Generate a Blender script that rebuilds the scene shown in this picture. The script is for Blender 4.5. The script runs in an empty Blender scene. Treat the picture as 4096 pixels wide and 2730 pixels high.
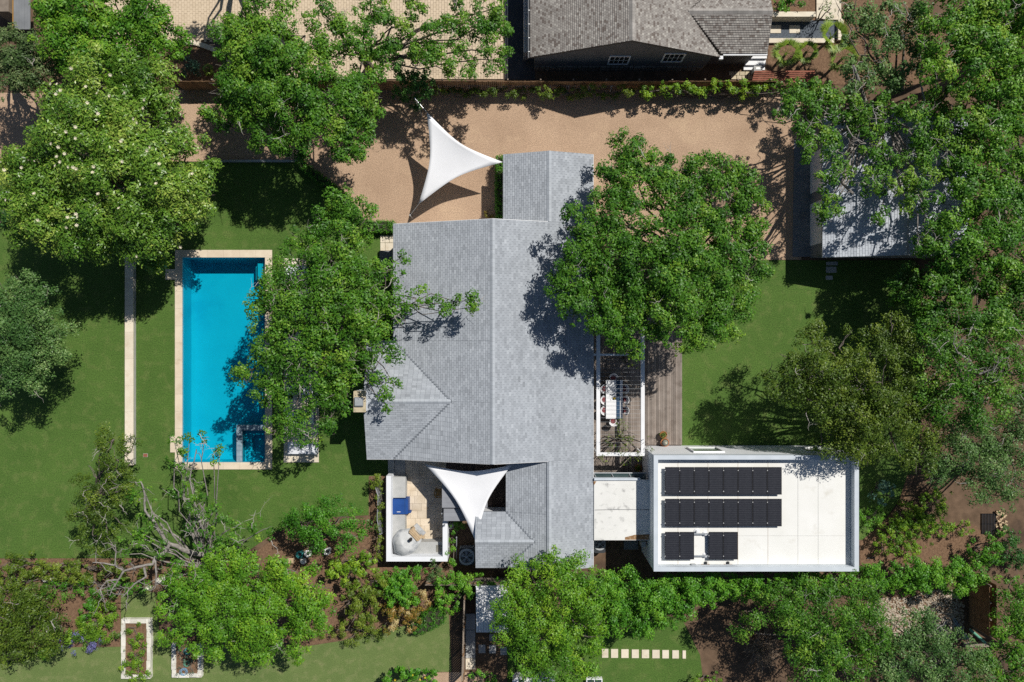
import bpy, math, random
import numpy as np
from mathutils import Vector, Matrix

# ------------------------------------------------------------------ camera, sky, sun, exposure
H = 52.5                 # drone height above the lawn (m)
FPX = 2731.0             # focal length in photo pixels (24 mm on 36 mm, 4096 px wide)
sc = bpy.context.scene
COL = sc.collection
cam_d = bpy.data.cameras.new('camera')
cam_d.lens = 24.0; cam_d.sensor_width = 36.0; cam_d.sensor_fit = 'HORIZONTAL'
cam_d.clip_start = 0.5; cam_d.clip_end = 2000.0
cam = bpy.data.objects.new('camera', cam_d); COL.objects.link(cam)
cam.location = (0, 0, H); cam.rotation_euler = (0, 0, 0)
sc.camera = cam
SUN_EL = math.radians(50.0)
sun_dir = Vector((math.cos(SUN_EL) * .7071, math.cos(SUN_EL) * .7071, math.sin(SUN_EL)))   # towards the sun
world = bpy.data.worlds.new('World'); sc.world = world; world.use_nodes = True
wn = world.node_tree; wn.nodes.clear()
sky = wn.nodes.new('ShaderNodeTexSky'); sky.sky_type = 'NISHITA'; sky.sun_disc = False
sky.sun_elevation = SUN_EL; sky.sun_rotation = math.radians(45.0)
sky.air_density = 1.0; sky.dust_density = 0.6; sky.ozone_density = 1.5
bgn = wn.nodes.new('ShaderNodeBackground'); bgn.inputs['Strength'].default_value = 0.052
wo = wn.nodes.new('ShaderNodeOutputWorld')
wn.links.new(sky.outputs[0], bgn.inputs[0]); wn.links.new(bgn.outputs[0], wo.inputs[0])
sun_d = bpy.data.lights.new('sun', 'SUN'); sun_d.energy = 4.7; sun_d.angle = math.radians(0.53); sun_d.color = (1.0, .955, .885)
sun = bpy.data.objects.new('sun', sun_d); COL.objects.link(sun)
sun.rotation_euler = sun_dir.to_track_quat('Z', 'Y').to_euler(); sun.location = (40, 40, 60)
vs = sc.view_settings
vs.view_transform = 'Standard'; vs.look = 'None'; vs.gamma = 1.0; vs.exposure = 0.0; vs.use_curve_mapping = False
sc.cycles.use_denoising = False
sc.cycles.max_bounces = 6; sc.cycles.diffuse_bounces = 3; sc.cycles.transparent_max_bounces = 8
sc.cycles.transmission_bounces = 4; sc.cycles.glossy_bounces = 2
sc.cycles.caustics_reflective = False; sc.cycles.caustics_refractive = False
sc.cycles.sample_clamp_indirect = 6.0

R = random.Random(7)
K = 4096.0 / 2353.0
def P(u, v, z=0.0):
    """photo pixel (4096 wide) seen at height z -> world point"""
    d = (H - z) / FPX
    return Vector(((u - 2048.0) * d, (1365.0 - v) * d, z))
def X(u, z=0.0): return (u - 2048.0) * (H - z) / FPX
def Y(v, z=0.0): return (1365.0 - v) * (H - z) / FPX

# ------------------------------------------------------------------ materials
MATS = {}
def lin(r, g, b):
    f = lambda c: (c / 255 / 12.92) if c / 255 <= .04045 else ((c / 255 + .055) / 1.055) ** 2.4
    return (f(r), f(g), f(b), 1.0)
def newmat(name):
    m = bpy.data.materials.new(name); m.use_nodes = True
    nt = m.node_tree; nt.nodes.clear()
    out = nt.nodes.new('ShaderNodeOutputMaterial'); MATS[name] = m
    return m, nt, out
def node(nt, t, **kw):
    n = nt.nodes.new(t)
    for k, v in kw.items():
        if k.startswith('_'): setattr(n, k[1:], v)
        else: n.inputs[k].default_value = v
    return n
def mixc(nt, fac, a, b, mode='MIX'):
    n = nt.nodes.new('ShaderNodeMix'); n.data_type = 'RGBA'; n.blend_type = mode
    for s, val in ((0, fac), (6, a), (7, b)):
        if hasattr(val, 'is_linked') or isinstance(val, bpy.types.NodeSocket): nt.links.new(val, n.inputs[s])
        else: n.inputs[s].default_value = val
    return n.outputs[2]
def ramp(nt, fac, stops):
    n = nt.nodes.new('ShaderNodeValToRGB'); cr = n.color_ramp
    while len(cr.elements) < len(stops): cr.elements.new(.5)
    for e, (p, c) in zip(cr.elements, stops):
        e.position = p; e.color = c if len(c) == 4 else (*c, 1)
    nt.links.new(fac, n.inputs[0]); return n.outputs[0]
def noise(nt, scale, detail=3.0, rough=.55, vec=None):
    n = nt.nodes.new('ShaderNodeTexNoise'); n.inputs['Scale'].default_value = scale
    n.inputs['Detail'].default_value = detail; n.inputs['Roughness'].default_value = rough
    if vec is None:
        g = nt.nodes.new('ShaderNodeNewGeometry'); vec = g.outputs['Position']
    nt.links.new(vec, n.inputs['Vector']); return n.outputs['Fac']
def math_(nt, op, a, b=0.0):
    n = nt.nodes.new('ShaderNodeMath'); n.operation = op
    for i, val in enumerate((a, b)):
        if isinstance(val, bpy.types.NodeSocket): nt.links.new(val, n.inputs[i])
        else: n.inputs[i].default_value = val
    return n.outputs[0]
def surf(name, c1, c2, scale=3.0, rough=.8, bump=0.0, bscale=40.0, rand=0.0, c3=None, s3=.4, f3=(.55, .7), spec=.3, fine=None, fscale=60.0, metal=0.0):
    """two colours mixed by noise, an optional third in patches, fine speckle, per-object variation"""
    m, nt, out = newmat(name)
    p = node(nt, 'ShaderNodeBsdfPrincipled', Roughness=rough, Metallic=metal); p.inputs['Specular IOR Level'].default_value = spec
    col = mixc(nt, ramp(nt, noise(nt, scale), [(.3, (0, 0, 0)), (.7, (1, 1, 1))]), (*c1[:3], 1), (*c2[:3], 1))
    if c3: col = mixc(nt, ramp(nt, noise(nt, s3, 4, .62), [(f3[0], (0, 0, 0)), (f3[1], (1, 1, 1))]), col, (*c3[:3], 1))
    if fine:
        f = ramp(nt, noise(nt, fscale, 2, .7), [(.25, (1 - fine,) * 3), (.75, (1 + fine,) * 3)])
        col = mixc(nt, 1.0, col, f, 'MULTIPLY')
    if rand:
        oi = nt.nodes.new('ShaderNodeObjectInfo')
        v = math_(nt, 'ADD', math_(nt, 'MULTIPLY', oi.outputs['Random'], 2 * rand), 1 - rand)
        cb = nt.nodes.new('ShaderNodeCombineColor')
        for i in range(3): nt.links.new(v, cb.inputs[i])
        col = mixc(nt, 1.0, col, cb.outputs[0], 'MULTIPLY')
    nt.links.new(col, p.inputs['Base Color'])
    if bump:
        b = nt.nodes.new('ShaderNodeBump'); b.inputs['Strength'].default_value = bump; b.inputs['Distance'].default_value = .03
        nt.links.new(noise(nt, bscale, 3, .6), b.inputs['Height']); nt.links.new(b.outputs[0], p.inputs['Normal'])
    nt.links.new(p.outputs[0], out.inputs[0]); return m
def leafmat(name, stops, rough=.46, trans=.17, spec=.3):
    m, nt, out = newmat(name)
    a = nt.nodes.new('ShaderNodeAttribute'); a.attribute_name = 'tint'
    col = ramp(nt, a.outputs['Fac'], stops)
    p = node(nt, 'ShaderNodeBsdfPrincipled', Roughness=rough); p.inputs['Specular IOR Level'].default_value = spec
    t = nt.nodes.new('ShaderNodeBsdfTranslucent'); mx = nt.nodes.new('ShaderNodeMixShader'); mx.inputs[0].default_value = trans
    nt.links.new(col, p.inputs['Base Color'])
    nt.links.new(mixc(nt, 1.0, col, (1.25, 1.2, .55, 1), 'MULTIPLY'), t.inputs[0])
    nt.links.new(p.outputs[0], mx.inputs[1]); nt.links.new(t.outputs[0], mx.inputs[2]); nt.links.new(mx.outputs[0], out.inputs[0])
    return m
def tintmat(name, stops, rough=.85, patch=.12, pscale=.35, grain=.1, spec=.25):
    """colour by the stored per-piece tint, with faint weathering patches and grain"""
    m, nt, out = newmat(name)
    a = nt.nodes.new('ShaderNodeAttribute'); a.attribute_name = 'tint'
    col = ramp(nt, a.outputs['Fac'], stops)
    col = mixc(nt, 1.0, col, ramp(nt, noise(nt, pscale, 4, .6), [(.3, (1 - patch,) * 3), (.7, (1 + patch,) * 3)]), 'MULTIPLY')
    col = mixc(nt, 1.0, col, ramp(nt, noise(nt, 25, 2, .7), [(.3, (1 - grain,) * 3), (.7, (1 + grain,) * 3)]), 'MULTIPLY')
    p = node(nt, 'ShaderNodeBsdfPrincipled', Roughness=rough); p.inputs['Specular IOR Level'].default_value = spec
    nt.links.new(col, p.inputs['Base Color']); nt.links.new(p.outputs[0], out.inputs[0]); return m

# ------------------------------------------------------------------ object helpers
ORG = {}
def props(o, label=None, cat=None, group=None, kind=None):
    if label: o['label'] = label
    if cat: o['category'] = cat
    if group: o['group'] = group
    if kind: o['kind'] = kind
    return o
def thing(name, label, cat, loc=(0, 0, 0), group=None):
    o = bpy.data.objects.new(name, None); COL.objects.link(o); o.empty_display_size = .3
    o.location = loc; ORG[o.name] = Vector(loc)
    return props(o, label, cat, group)
def link(name, me, mat=None, parent=None, loc=None, **kw):
    o = bpy.data.objects.new(name, me); COL.objects.link(o)
    if mat is not None:
        if not me.materials: me.materials.append(MATS[mat] if isinstance(mat, str) else mat)
    if parent is not None:
        o.parent = parent
    base = ORG.get(parent.name, Vector((0, 0, 0))) if parent is not None else Vector((0, 0, 0))
    if loc is not None: o.location = Vector(loc) - base; ORG[o.name] = Vector(loc)
    else: ORG[o.name] = base.copy()
    return props(o, **kw)
class MB:
    """collects faces in world coordinates and links them as ONE mesh object"""
    def __init__(s): s.v = []; s.f = []; s.t = []
    def add(s, verts, faces, tint=.5):
        n = len(s.v); s.v += [tuple(p) for p in verts]; s.f += [tuple(i + n for i in f) for f in faces]; s.t += [tint] * len(faces); return s
    def box(s, x0, x1, y0, y1, z0, z1, tint=.5):
        v = [(x, y, z) for z in (z0, z1) for y in (y0, y1) for x in (x0, x1)]
        return s.add(v, [(0, 2, 3, 1), (4, 5, 7, 6), (0, 1, 5, 4), (2, 6, 7, 3), (0, 4, 6, 2), (1, 3, 7, 5)], tint)
    def obox(s, c, half, rz=0.0, rx=0.0):
        m = Matrix.Rotation(rz, 3, 'Z') @ Matrix.Rotation(rx, 3, 'X')
        v = [Vector(c) + m @ Vector((x * half[0], y * half[1], z * half[2])) for z in (-1, 1) for y in (-1, 1) for x in (-1, 1)]
        return s.add(v, [(0, 2, 3, 1), (4, 5, 7, 6), (0, 1, 5, 4), (2, 6, 7, 3), (0, 4, 6, 2), (1, 3, 7, 5)])
    def prism(s, poly, z0, z1, cap=True):
        n = len(poly); a = sum(poly[i][0] * poly[(i + 1) % n][1] - poly[(i + 1) % n][0] * poly[i][1] for i in range(n))
        if a < 0: poly = poly[::-1]
        v = [(p[0], p[1], z0) for p in poly] + [(p[0], p[1], z1) for p in poly]
        f = [(i, (i + 1) % n, n + (i + 1) % n, n + i) for i in range(n)] + [tuple(range(n, 2 * n))] + [tuple(range(n - 1, -1, -1))]
        return s.add(v, f)
    def sheet(s, poly, z):
        n = len(poly); a = sum(poly[i][0] * poly[(i + 1) % n][1] - poly[(i + 1) % n][0] * poly[i][1] for i in range(n))
        if a < 0: poly = poly[::-1]
        return s.add([(p[0], p[1], z) for p in poly], [tuple(range(n))])
    def tube(s, pts, rad, n=6, cap=True):
        pts = [Vector(p) for p in pts]; rings = []
        for i, p in enumerate(pts):
            d = (pts[min(i + 1, len(pts) - 1)] - pts[max(i - 1, 0)])
            if d.length < 1e-6: d = Vector((0, 0, 1))
            d.normalize(); a = d.orthogonal().normalized() if i == 0 else (a - d * a.dot(d)).normalized()
            b = d.cross(a); r = rad[i] if hasattr(rad, '__len__') else rad
            rings.append([p + (a * math.cos(t) + b * math.sin(t)) * r for t in [2 * math.pi * k / n for k in range(n)]])
        v = [q for r_ in rings for q in r_]; f = []
        for i in range(len(pts) - 1):
            for k in range(n): f.append((i * n + k, i * n + (k + 1) % n, (i + 1) * n + (k + 1) % n, (i + 1) * n + k))
        if cap: f += [tuple(range(n - 1, -1, -1)), tuple(range((len(pts) - 1) * n, len(pts) * n))]
        return s.add(v, f)
    def lathe(s, c, prof, n=20, a0=0.0, a1=2 * math.pi):
        full = abs(a1 - a0 - 2 * math.pi) < 1e-6; m = n if full else n + 1; v = []
        for r, z in prof:
            for k in range(m):
                t = a0 + (a1 - a0) * k / n; v.append((c[0] + r * math.cos(t), c[1] + r * math.sin(t), c[2] + z))
        f = []
        for i in range(len(prof) - 1):
            for k in range(n if full else n):
                k2 = (k + 1) % m
                f.append((i * m + k, i * m + k2, (i + 1) * m + k2, (i + 1) * m + k))
        return s.add(v, f)
    def build(s, name, mat, parent=None, smooth=False, **kw):
        base = ORG.get(parent.name, Vector((0, 0, 0))) if parent is not None else Vector((0, 0, 0))
        me = bpy.data.meshes.new(name)
        me.from_pydata([(p[0] - base[0], p[1] - base[1], p[2] - base[2]) for p in s.v], [], s.f)
        at = me.attributes.new('tint', 'FLOAT', 'FACE'); at.data.foreach_set('value', s.t)
        if smooth: me.polygons.foreach_set('use_smooth', [True] * len(me.polygons))
        me.update()
        return link(name, me, mat, parent, **kw)
UNIT = {}
def piece(name, x0, x1, y0, y1, z0, z1, mat, parent=None, rz=0.0, **kw):
    """a block that shares one unit mesh per material (plain pieces: planks, pavers, stones)"""
    if mat not in UNIT:
        m = MB(); c = .5; e = .03
        m.box(-.5, .5, -.5, .5, -.5, .5)
        me = bpy.data.meshes.new('block'); me.from_pydata(m.v, [], m.f); me.materials.append(MATS[mat])
        at = me.attributes.new('tint', 'FLOAT', 'FACE'); at.data.foreach_set('value', m.t); UNIT[mat] = me
    o = link(name, UNIT[mat], None, parent, loc=((x0 + x1) / 2, (y0 + y1) / 2, (z0 + z1) / 2), **kw)
    o.scale = (abs(x1 - x0), abs(y1 - y0), abs(z1 - z0)); o.rotation_euler = (0, 0, rz); return o
def quads_mesh(name, V, tint):
    """V: (n,4,3) array -> one mesh of n quads with a per-face tint"""
    n = len(V); me = bpy.data.meshes.new(name)
    me.vertices.add(n * 4); me.vertices.foreach_set('co', np.ascontiguousarray(V, dtype=np.float32).ravel())
    me.loops.add(n * 4); me.loops.foreach_set('vertex_index', np.arange(n * 4, dtype=np.int32))
    me.polygons.add(n); me.polygons.foreach_set('loop_start', np.arange(0, n * 4, 4, dtype=np.int32))
    me.polygons.foreach_set('loop_total', np.full(n, 4, dtype=np.int32))
    at = me.attributes.new('tint', 'FLOAT', 'FACE'); at.data.foreach_set('value', np.clip(tint, 0, 1).astype(np.float32))
    me.update(calc_edges=True); me.validate(); return me

# ------------------------------------------------------------------ foliage
def leaves_at(C, rc, per, leaf, rng, ctint, flat=.75, upb=.5, jitter=.12, aspect=.55, zlow=-.35, core=.62):
    """C (n,3) clump centres, rc (n,) radii -> leaf quads and tints; leaves sit towards the outside of each clump"""
    k = np.maximum(6, (per * (rc / .5) ** 2)).astype(int)
    idx = np.repeat(np.arange(len(C)), k); n = len(idx)
    d = rng.normal(size=(n, 3)); d /= np.linalg.norm(d, axis=1)[:, None] + 1e-9
    lowf = d[:, 2] < zlow; d[lowf, 2] *= -1
    rad = core + (1 - core) * rng.random(n) + rng.normal(size=n) * .07
    inner = rng.random(n) < .22; rad[inner] *= rng.random(inner.sum())
    wob = 1 + .22 * np.sin(d[:, 0] * 5.1 + idx * 1.7) * np.sin(d[:, 1] * 4.3 + idx * 2.9)
    pos = C[idx] + d * (rad * wob * rc[idx])[:, None] * np.array([1, 1, flat])
    nrm = d * .75 + np.array([0, 0, upb]) + rng.normal(size=(n, 3)) * .33
    nrm /= np.linalg.norm(nrm, axis=1)[:, None]
    t = np.cross(nrm, rng.normal(size=(n, 3))); t /= np.linalg.norm(t, axis=1)[:, None] + 1e-9
    b = np.cross(nrm, t)
    L = leaf * rng.uniform(.65, 1.35, n)[:, None]; W = L * aspect
    V = np.stack([pos + t * L * .5, pos + b * W * .5 + nrm * L * .08, pos - t * L * .5, pos - b * W * .5 + nrm * L * .08], axis=1)
    return V, ctint[idx] + rng.normal(size=n) * jitter
def crown_of(lobes, dens, per, leaf, rng, rc=(.32, .7), zmin=-.2, flat=.7, shell=.55, tint=.45, tvar=.13, upb=.5, aspect=.55):
    """lobes: (x,y,z,r,rz,dt) -> quads, tints, clump centres; each lobe carries leafy sprays with gaps between them"""
    Cs, rs, ts = [], [], []
    for (x, y, z, r, rz, dt) in lobes:
        n = max(4, int(dens * .43 * r * r * rng.uniform(.85, 1.15) + 2))
        d = rng.normal(size=(n * 4, 3)); d /= np.linalg.norm(d, axis=1)[:, None]
        d = d[d[:, 2] > zmin][:n]; n = len(d)
        rad = shell + (1 - shell) * rng.random(n) ** .6
        q = rng.uniform(rc[0] * 1.15, rc[1] * 1.3, n) * np.clip(.5 + r * .24, .45, 1.05)
        small = rng.random(n) < .25; q[small] *= .55; rad[small] *= 1.12
        c = np.array([x, y, z]) + d * rad[:, None] * np.array([r, r, rz]) * .92 + np.column_stack([np.zeros((n, 2)), rng.normal(size=n) * .25])
        Cs.append(c); rs.append(q); ts.append(tint + .07 + dt + rng.normal(size=n) * tvar + rng.normal() * .05)
    C = np.concatenate(Cs); C[:, 2] = np.maximum(C[:, 2], .15)
    V, t = leaves_at(C, np.concatenate(rs), per, leaf, rng, np.concatenate(ts), flat, upb, aspect=aspect)
    V[:, :, 2] = np.maximum(V[:, :, 2], .03)
    return V, t, C
def wig(a, b, n, amp, rr):
    a = Vector(a); b = Vector(b); L = (b - a).length; out = [a]
    for i in range(1, n):
        p = a.lerp(b, i / n); out.append(p + Vector((rr.uniform(-1, 1), rr.uniform(-1, 1), rr.uniform(-.6, .8))) * amp * L)
    return out + [b]
SEED = [100]
def tree(name, label, lobes, z, mat, bark='bark', dens=15, per=118, leaf=.175, trunk=None, tr=.28, rzf=.62, zvar=.8, twigs=0, cat='tree', tint=.45,
         limbs=(), group=None, rc=(.32, .7), branches=2, shell=.5, fpx=True, limb_tips=0, tvar=.13, aspect=.55):
    """lobes in photo pixels of the 2353-wide view: (x, y, r[, dz[, dtint]])"""
    SEED[0] += 1; rng = np.random.default_rng(SEED[0]); rr = random.Random(SEED[0])
    k = K if fpx else 1.0; W = []
    for L in lobes:
        x, y, r = L[:3]; r *= 1.06; dz = L[3] if len(L) > 3 else 0; dt = L[4] if len(L) > 4 else 0
        zc = z + dz + rr.uniform(-zvar, zvar) * .5
        p = P(x * k, y * k, zc); rm = r * k * (H - zc) / FPX
        W.append((p.x, p.y, zc, rm, rm * rzf, dt))
    if trunk is None: bx, by = np.mean([w[0] for w in W]), np.mean([w[1] for w in W])
    else: bp = P(trunk[0] * k, trunk[1] * k, 0); bx, by = bp.x, bp.y
    t = thing(name, label, cat, (bx, by, 0), group)
    V, ti, C = crown_of(W, dens, per, leaf, rng, rc=rc, shell=shell, tint=tint, tvar=tvar, aspect=aspect)
    V = V - np.array([bx, by, 0])
    me = quads_mesh('crown', V, ti); link('crown', me, mat, t)
    m = MB(); zf = max(.5, z * .45)
    m.tube([(bx, by, -.1), (bx + rr.uniform(-.1, .1), by + rr.uniform(-.1, .1), zf * .5), (bx + rr.uniform(-.3, .3), by + rr.uniform(-.3, .3), zf)], [tr * 1.35, tr, tr * .85], 9)
    fork = Vector((bx, by, zf * .93))
    for (x, y, zc, rm, rz, dt) in W:
        e = Vector((x, y, zc - rz * .15)); pts = wig(fork, e, 5, .05, rr)
        r0 = min(tr * .6, .05 + rm * .055)
        m.tube(pts, [r0, r0 * .85, r0 * .7, r0 * .55, r0 * .42, r0 * .3], 6, False)
        for j in range(branches):
            a = rr.uniform(0, 6.28); q = e + Vector((math.cos(a) * rm * .85, math.sin(a) * rm * .85, rz * rr.uniform(.1, .75)))
            m.tube(wig(e, q, 4, .09, rr), [r0 * .32, r0 * .26, r0 * .2, r0 * .14, r0 * .07], 5, False)
    for path, zz, rad in limbs:
        n = len(path); pts = [P(a * (k if fpx else 1), b * (k if fpx else 1), zz[0] + (zz[1] - zz[0]) * i / (n - 1)) for i, (a, b) in enumerate(path)]
        fine = [pts[0]]
        for a, b in zip(pts[:-1], pts[1:]): fine += wig(a, b, 3, .035, rr)[1:]
        q = len(fine); m.tube(fine, [rad[0] + (rad[1] - rad[0]) * i / (q - 1) for i in range(q)], 7, False)
        for j in range(limb_tips):
            i = rr.randrange(q // 3, q); a = rr.uniform(0, 6.28); L = rr.uniform(.5, 1.3)
            e = fine[i] + Vector((math.cos(a) * L, math.sin(a) * L, rr.uniform(-.1, .5)))
            tp = wig(fine[i], e, 4, .12, rr); m.tube(tp, [.03, .026, .022, .016, .008], 4, False)
            for _ in range(2):
                f = tp[rr.choice((2, 3))]; g = f + Vector((rr.uniform(-.5, .5), rr.uniform(-.5, .5), rr.uniform(0, .3)))
                m.tube(wig(f, g, 3, .12, rr), [.016, .013, .009, .005], 4, False)
    m.build('trunk', bark, t, smooth=True)
    if twigs:
        tw = MB(); top = C[np.argsort(-C[:, 2])][:max(8, int(len(C) * .6))]
        for _ in range(int(twigs * .42)):
            c = Vector(top[rr.randrange(len(top))]); a = rr.uniform(0, 6.28); L = rr.uniform(.5, 1.35)
            s = c + Vector((0, 0, .1)); e = c + Vector((math.cos(a) * L, math.sin(a) * L, rr.uniform(.15, .45)))
            w = wig(s, e, 5, .075, rr); r0 = rr.uniform(.014, .034)
            tw.tube(w, [r0, r0 * .9, r0 * .75, r0 * .55, r0 * .4, r0 * .2], 4, False)
            for _ in range(rr.randint(1, 3)):
                f = w[rr.randint(2, 4)]; g = f + Vector((rr.uniform(-.6, .6), rr.uniform(-.6, .6), rr.uniform(0, .25)))
                tw.tube(wig(f, g, 3, .15, rr), [r0 * .5, r0 * .4, r0 * .3, r0 * .12], 4, False)
        tw.build('bare_twigs', 'bark_pale', t, kind='stuff')
    return t
def shrub(name, label, lobes, z, mat, cat='shrub', dens=30, per=210, leaf=.13, rzf=.75, tint=.5, group=None, fpx=True, rc=(.22, .42), zvar=.25, extra=None, tvar=.12, aspect=.55):
    SEED[0] += 1; rng = np.random.default_rng(SEED[0]); rr = random.Random(SEED[0]); k = K if fpx else 1.0; W = []
    for L in lobes:
        x, y, r = L[:3]; r *= 1.12; dz = L[3] if len(L) > 3 else 0; dt = L[4] if len(L) > 4 else 0
        zc = max(.2, z + dz + rr.uniform(-zvar, zvar) * .5); p = P(x * k, y * k, zc); rm = r * k * (H - zc) / FPX
        W.append((p.x, p.y, zc, rm, min(rm * rzf, zc * .95 + .2), dt))
    bx, by = float(np.mean([w[0] for w in W])), float(np.mean([w[1] for w in W]))
    t = thing(name, label, cat, (bx, by, 0), group)
    V, ti, C = crown_of(W, dens, per, leaf, rng, rc=rc, shell=.45, zmin=-.35, tint=tint, tvar=tvar, aspect=aspect)
    link('foliage', quads_mesh('foliage', V - np.array([bx, by, 0]), ti), mat, t)
    m = MB()
    for (x, y, zc, rm, rz, dt) in W:
        m.tube(wig((bx, by, -.05), (x, y, zc), 4, .06, rr), [.06, .05, .04, .03, .02], 5, False)
        for _ in range(3):
            a = rr.uniform(0, 6.28); m.tube(wig((x, y, zc * .6), (x + math.cos(a) * rm * .7, y + math.sin(a) * rm * .7, zc + rz * .4), 3, .08, rr), [.03, .022, .016, .008], 4, False)
    m.build('stem', 'bark', t)
    return t
def box_foliage(name, label, poly, z0, z1, mat, cat='hedge', per=26, leaf=.1, tint=.5, group=None):
    """a clipped hedge: leaves on the faces of a prism round a solid core coloured dark for the inner shade; poly in world XY"""
    SEED[0] += 1; rng = np.random.default_rng(SEED[0])
    bx, by = np.mean([p[0] for p in poly]), np.mean([p[1] for p in poly]); C = []
    n = len(poly); per_m2 = per
    xs = [p[0] for p in poly]; ys = [p[1] for p in poly]
    area = (max(xs) - min(xs)) * (max(ys) - min(ys)); q = rng.random((int(area * per_m2), 2)) * [max(xs) - min(xs), max(ys) - min(ys)] + [min(xs), min(ys)]
    ins = np.zeros(len(q), bool); j = n - 1
    for i in range(n):
        c = ((poly[i][1] > q[:, 1]) != (poly[j][1] > q[:, 1])) & (q[:, 0] < (poly[j][0] - poly[i][0]) * (q[:, 1] - poly[i][1]) / (poly[j][1] - poly[i][1] + 1e-9) + poly[i][0]); ins ^= c; j = i
    q = q[ins]; C.append(np.column_stack([q, z1 + rng.normal(size=len(q)) * .03]))
    for i in range(n):
        a, b = np.array(poly[i][:2]), np.array(poly[(i + 1) % n][:2]); L = np.linalg.norm(b - a); m_ = int(L * (z1 - z0) * per_m2)
        s = rng.random(m_)[:, None]; C.append(np.column_stack([a + (b - a) * s + rng.normal(size=(m_, 2)) * .03, rng.uniform(z0 + .05, z1, m_)]))
    C = np.concatenate(C); rc = rng.uniform(.1, .2, len(C)); ct = tint + rng.normal(size=len(C)) * .1
    V, ti = leaves_at(C, rc, 110, leaf, rng, ct, 1.0, .5)
    V[:, :, 2] = np.maximum(V[:, :, 2], .03)
    t = thing(name, label, cat, (bx, by, 0), group)
    link('foliage', quads_mesh('foliage', V - np.array([bx, by, 0]), ti), mat, t)
    m = MB(); sh = [(bx + (p[0] - bx) * .93, by + (p[1] - by) * .93) for p in poly]; m.prism(sh, .0, z1 - .08); m.build('shade_core', 'core_shade', t)
    return t

# ------------------------------------------------------------------ shingled roofs
def shingle_plane(poly, eave, w, e, thick, rng, tfun, gap=.012):
    """poly: convex list of 3D points; eave: unit vector along the courses. -> list of (matrix, width) full tabs and quads"""
    a = Vector(eave).normalized(); n = None; p0 = Vector(poly[0])
    for i in range(1, len(poly) - 1):
        c = (Vector(poly[i]) - p0).cross(Vector(poly[i + 1]) - p0)
        if c.length > 1e-6: n = c.normalized(); break
    if n.z < 0: n = -n
    b = n.cross(a)
    if b.z < 0: a = -a; b = n.cross(a)
    pts = [((Vector(p) - p0).dot(a), (Vector(p) - p0).dot(b)) for p in poly]
    def span(y):
        xs = []
        for i in range(len(pts)):
            (x1, y1), (x2, y2) = pts[i], pts[(i + 1) % len(pts)]
            if (y1 - y) * (y2 - y) <= 0 and abs(y1 - y2) > 1e-9: xs.append(x1 + (x2 - x1) * (y - y1) / (y2 - y1))
        return (min(xs), max(xs)) if len(xs) >= 2 else None
    b0 = min(q[1] for q in pts); b1 = max(q[1] for q in pts); rows = int((b1 - b0) / e); e = (b1 - b0) / max(rows, 1); tabs = []
    for r in range(rows):
        y0 = b0 + r * e; y1 = y0 + e; s0, s1 = span(y0 + 1e-4), span(y1 - 1e-4)
        if not s0 or not s1: continue
        lo, hi = max(s0[0], s1[0]), min(s0[1], s1[1])
        if hi - lo < .05: continue
        x = lo - (((r % 2) * .5 + rng.uniform(-.06, .06)) % 1) * w
        while x < hi:
            l, h_ = max(lo, x), min(hi, x + w)
            if h_ - l > .03: tabs.append((p0, a, b, n, l, h_, y0, y1, abs(h_ - l - w) < 1e-6, tfun(rng)))
            x += w
    return tabs
def shingle_roof(owner, roof, tabs, mat, thick, gap, near, limit=300):
    """the `limit` full tabs nearest to the frame's middle become shingle objects, the rest one mesh"""
    def ctr(t): return t[0] + t[1] * ((t[4] + t[5]) / 2) + t[2] * ((t[6] + t[7]) / 2)
    full = [t for t in tabs if t[8]]; full.sort(key=lambda t: (ctr(t) - Vector((near[0], near[1], 4))).length); own = set(id(t) for t in full[:limit])
    V = []; T = []
    def corners(l, h_, y0, y1):
        l += gap / 2; h_ -= gap / 2; y1 -= gap * .5; z0, z1 = .006 + thick, .006
        top = [(l, y0, z0), (h_, y0, z0), (h_, y1, z1), (l, y1, z1)]
        front = [(l, y0, .0), (h_, y0, .0), (h_, y0, z0), (l, y0, z0)]
        sl = [(l, y1, .0), (l, y0, .0), (l, y0, z0), (l, y1, z1)]; sr = [(h_, y0, .0), (h_, y1, .0), (h_, y1, z1), (h_, y0, z0)]
        return [top, front, sl, sr]
    protos = {}
    base = ORG[roof.name]
    for t in tabs:
        p0, a, b, n, l, h_, y0, y1, fl, ti = t
        if id(t) in own:
            kq = (round(ti * 4) / 4, round(h_ - l, 3), round(y1 - y0, 3))
            if kq not in protos:
                qs = np.array(corners(0, h_ - l, 0, y1 - y0)); protos[kq] = quads_mesh('shingle', qs, np.full(4, kq[0])); protos[kq].materials.append(MATS[mat])
            o = bpy.data.objects.new('shingle', protos[kq]); COL.objects.link(o); o.parent = roof
            q = p0 + a * l + b * y0 - base
            o.matrix_local = Matrix(((a.x, b.x, n.x, q.x), (a.y, b.y, n.y, q.y), (a.z, b.z, n.z, q.z), (0, 0, 0, 1)))
        else:
            for f in corners(l, h_, y0, y1):
                V.append([tuple(p0 + a * x + b * y + n * z - ORG[owner.name]) for x, y, z in f]); T.append(ti)
    if V: link('shingles', quads_mesh('shingles', np.array(V), np.array(T)), mat, owner, kind='stuff')
ORD = ['first', 'second', 'third', 'fourth', 'fifth', 'sixth', 'seventh', 'eighth', 'ninth', 'tenth', 'eleventh', 'twelfth', 'thirteenth', 'fourteenth', 'fifteenth', 'sixteenth', 'seventeenth', 'eighteenth', 'nineteenth', 'twentieth']
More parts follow.
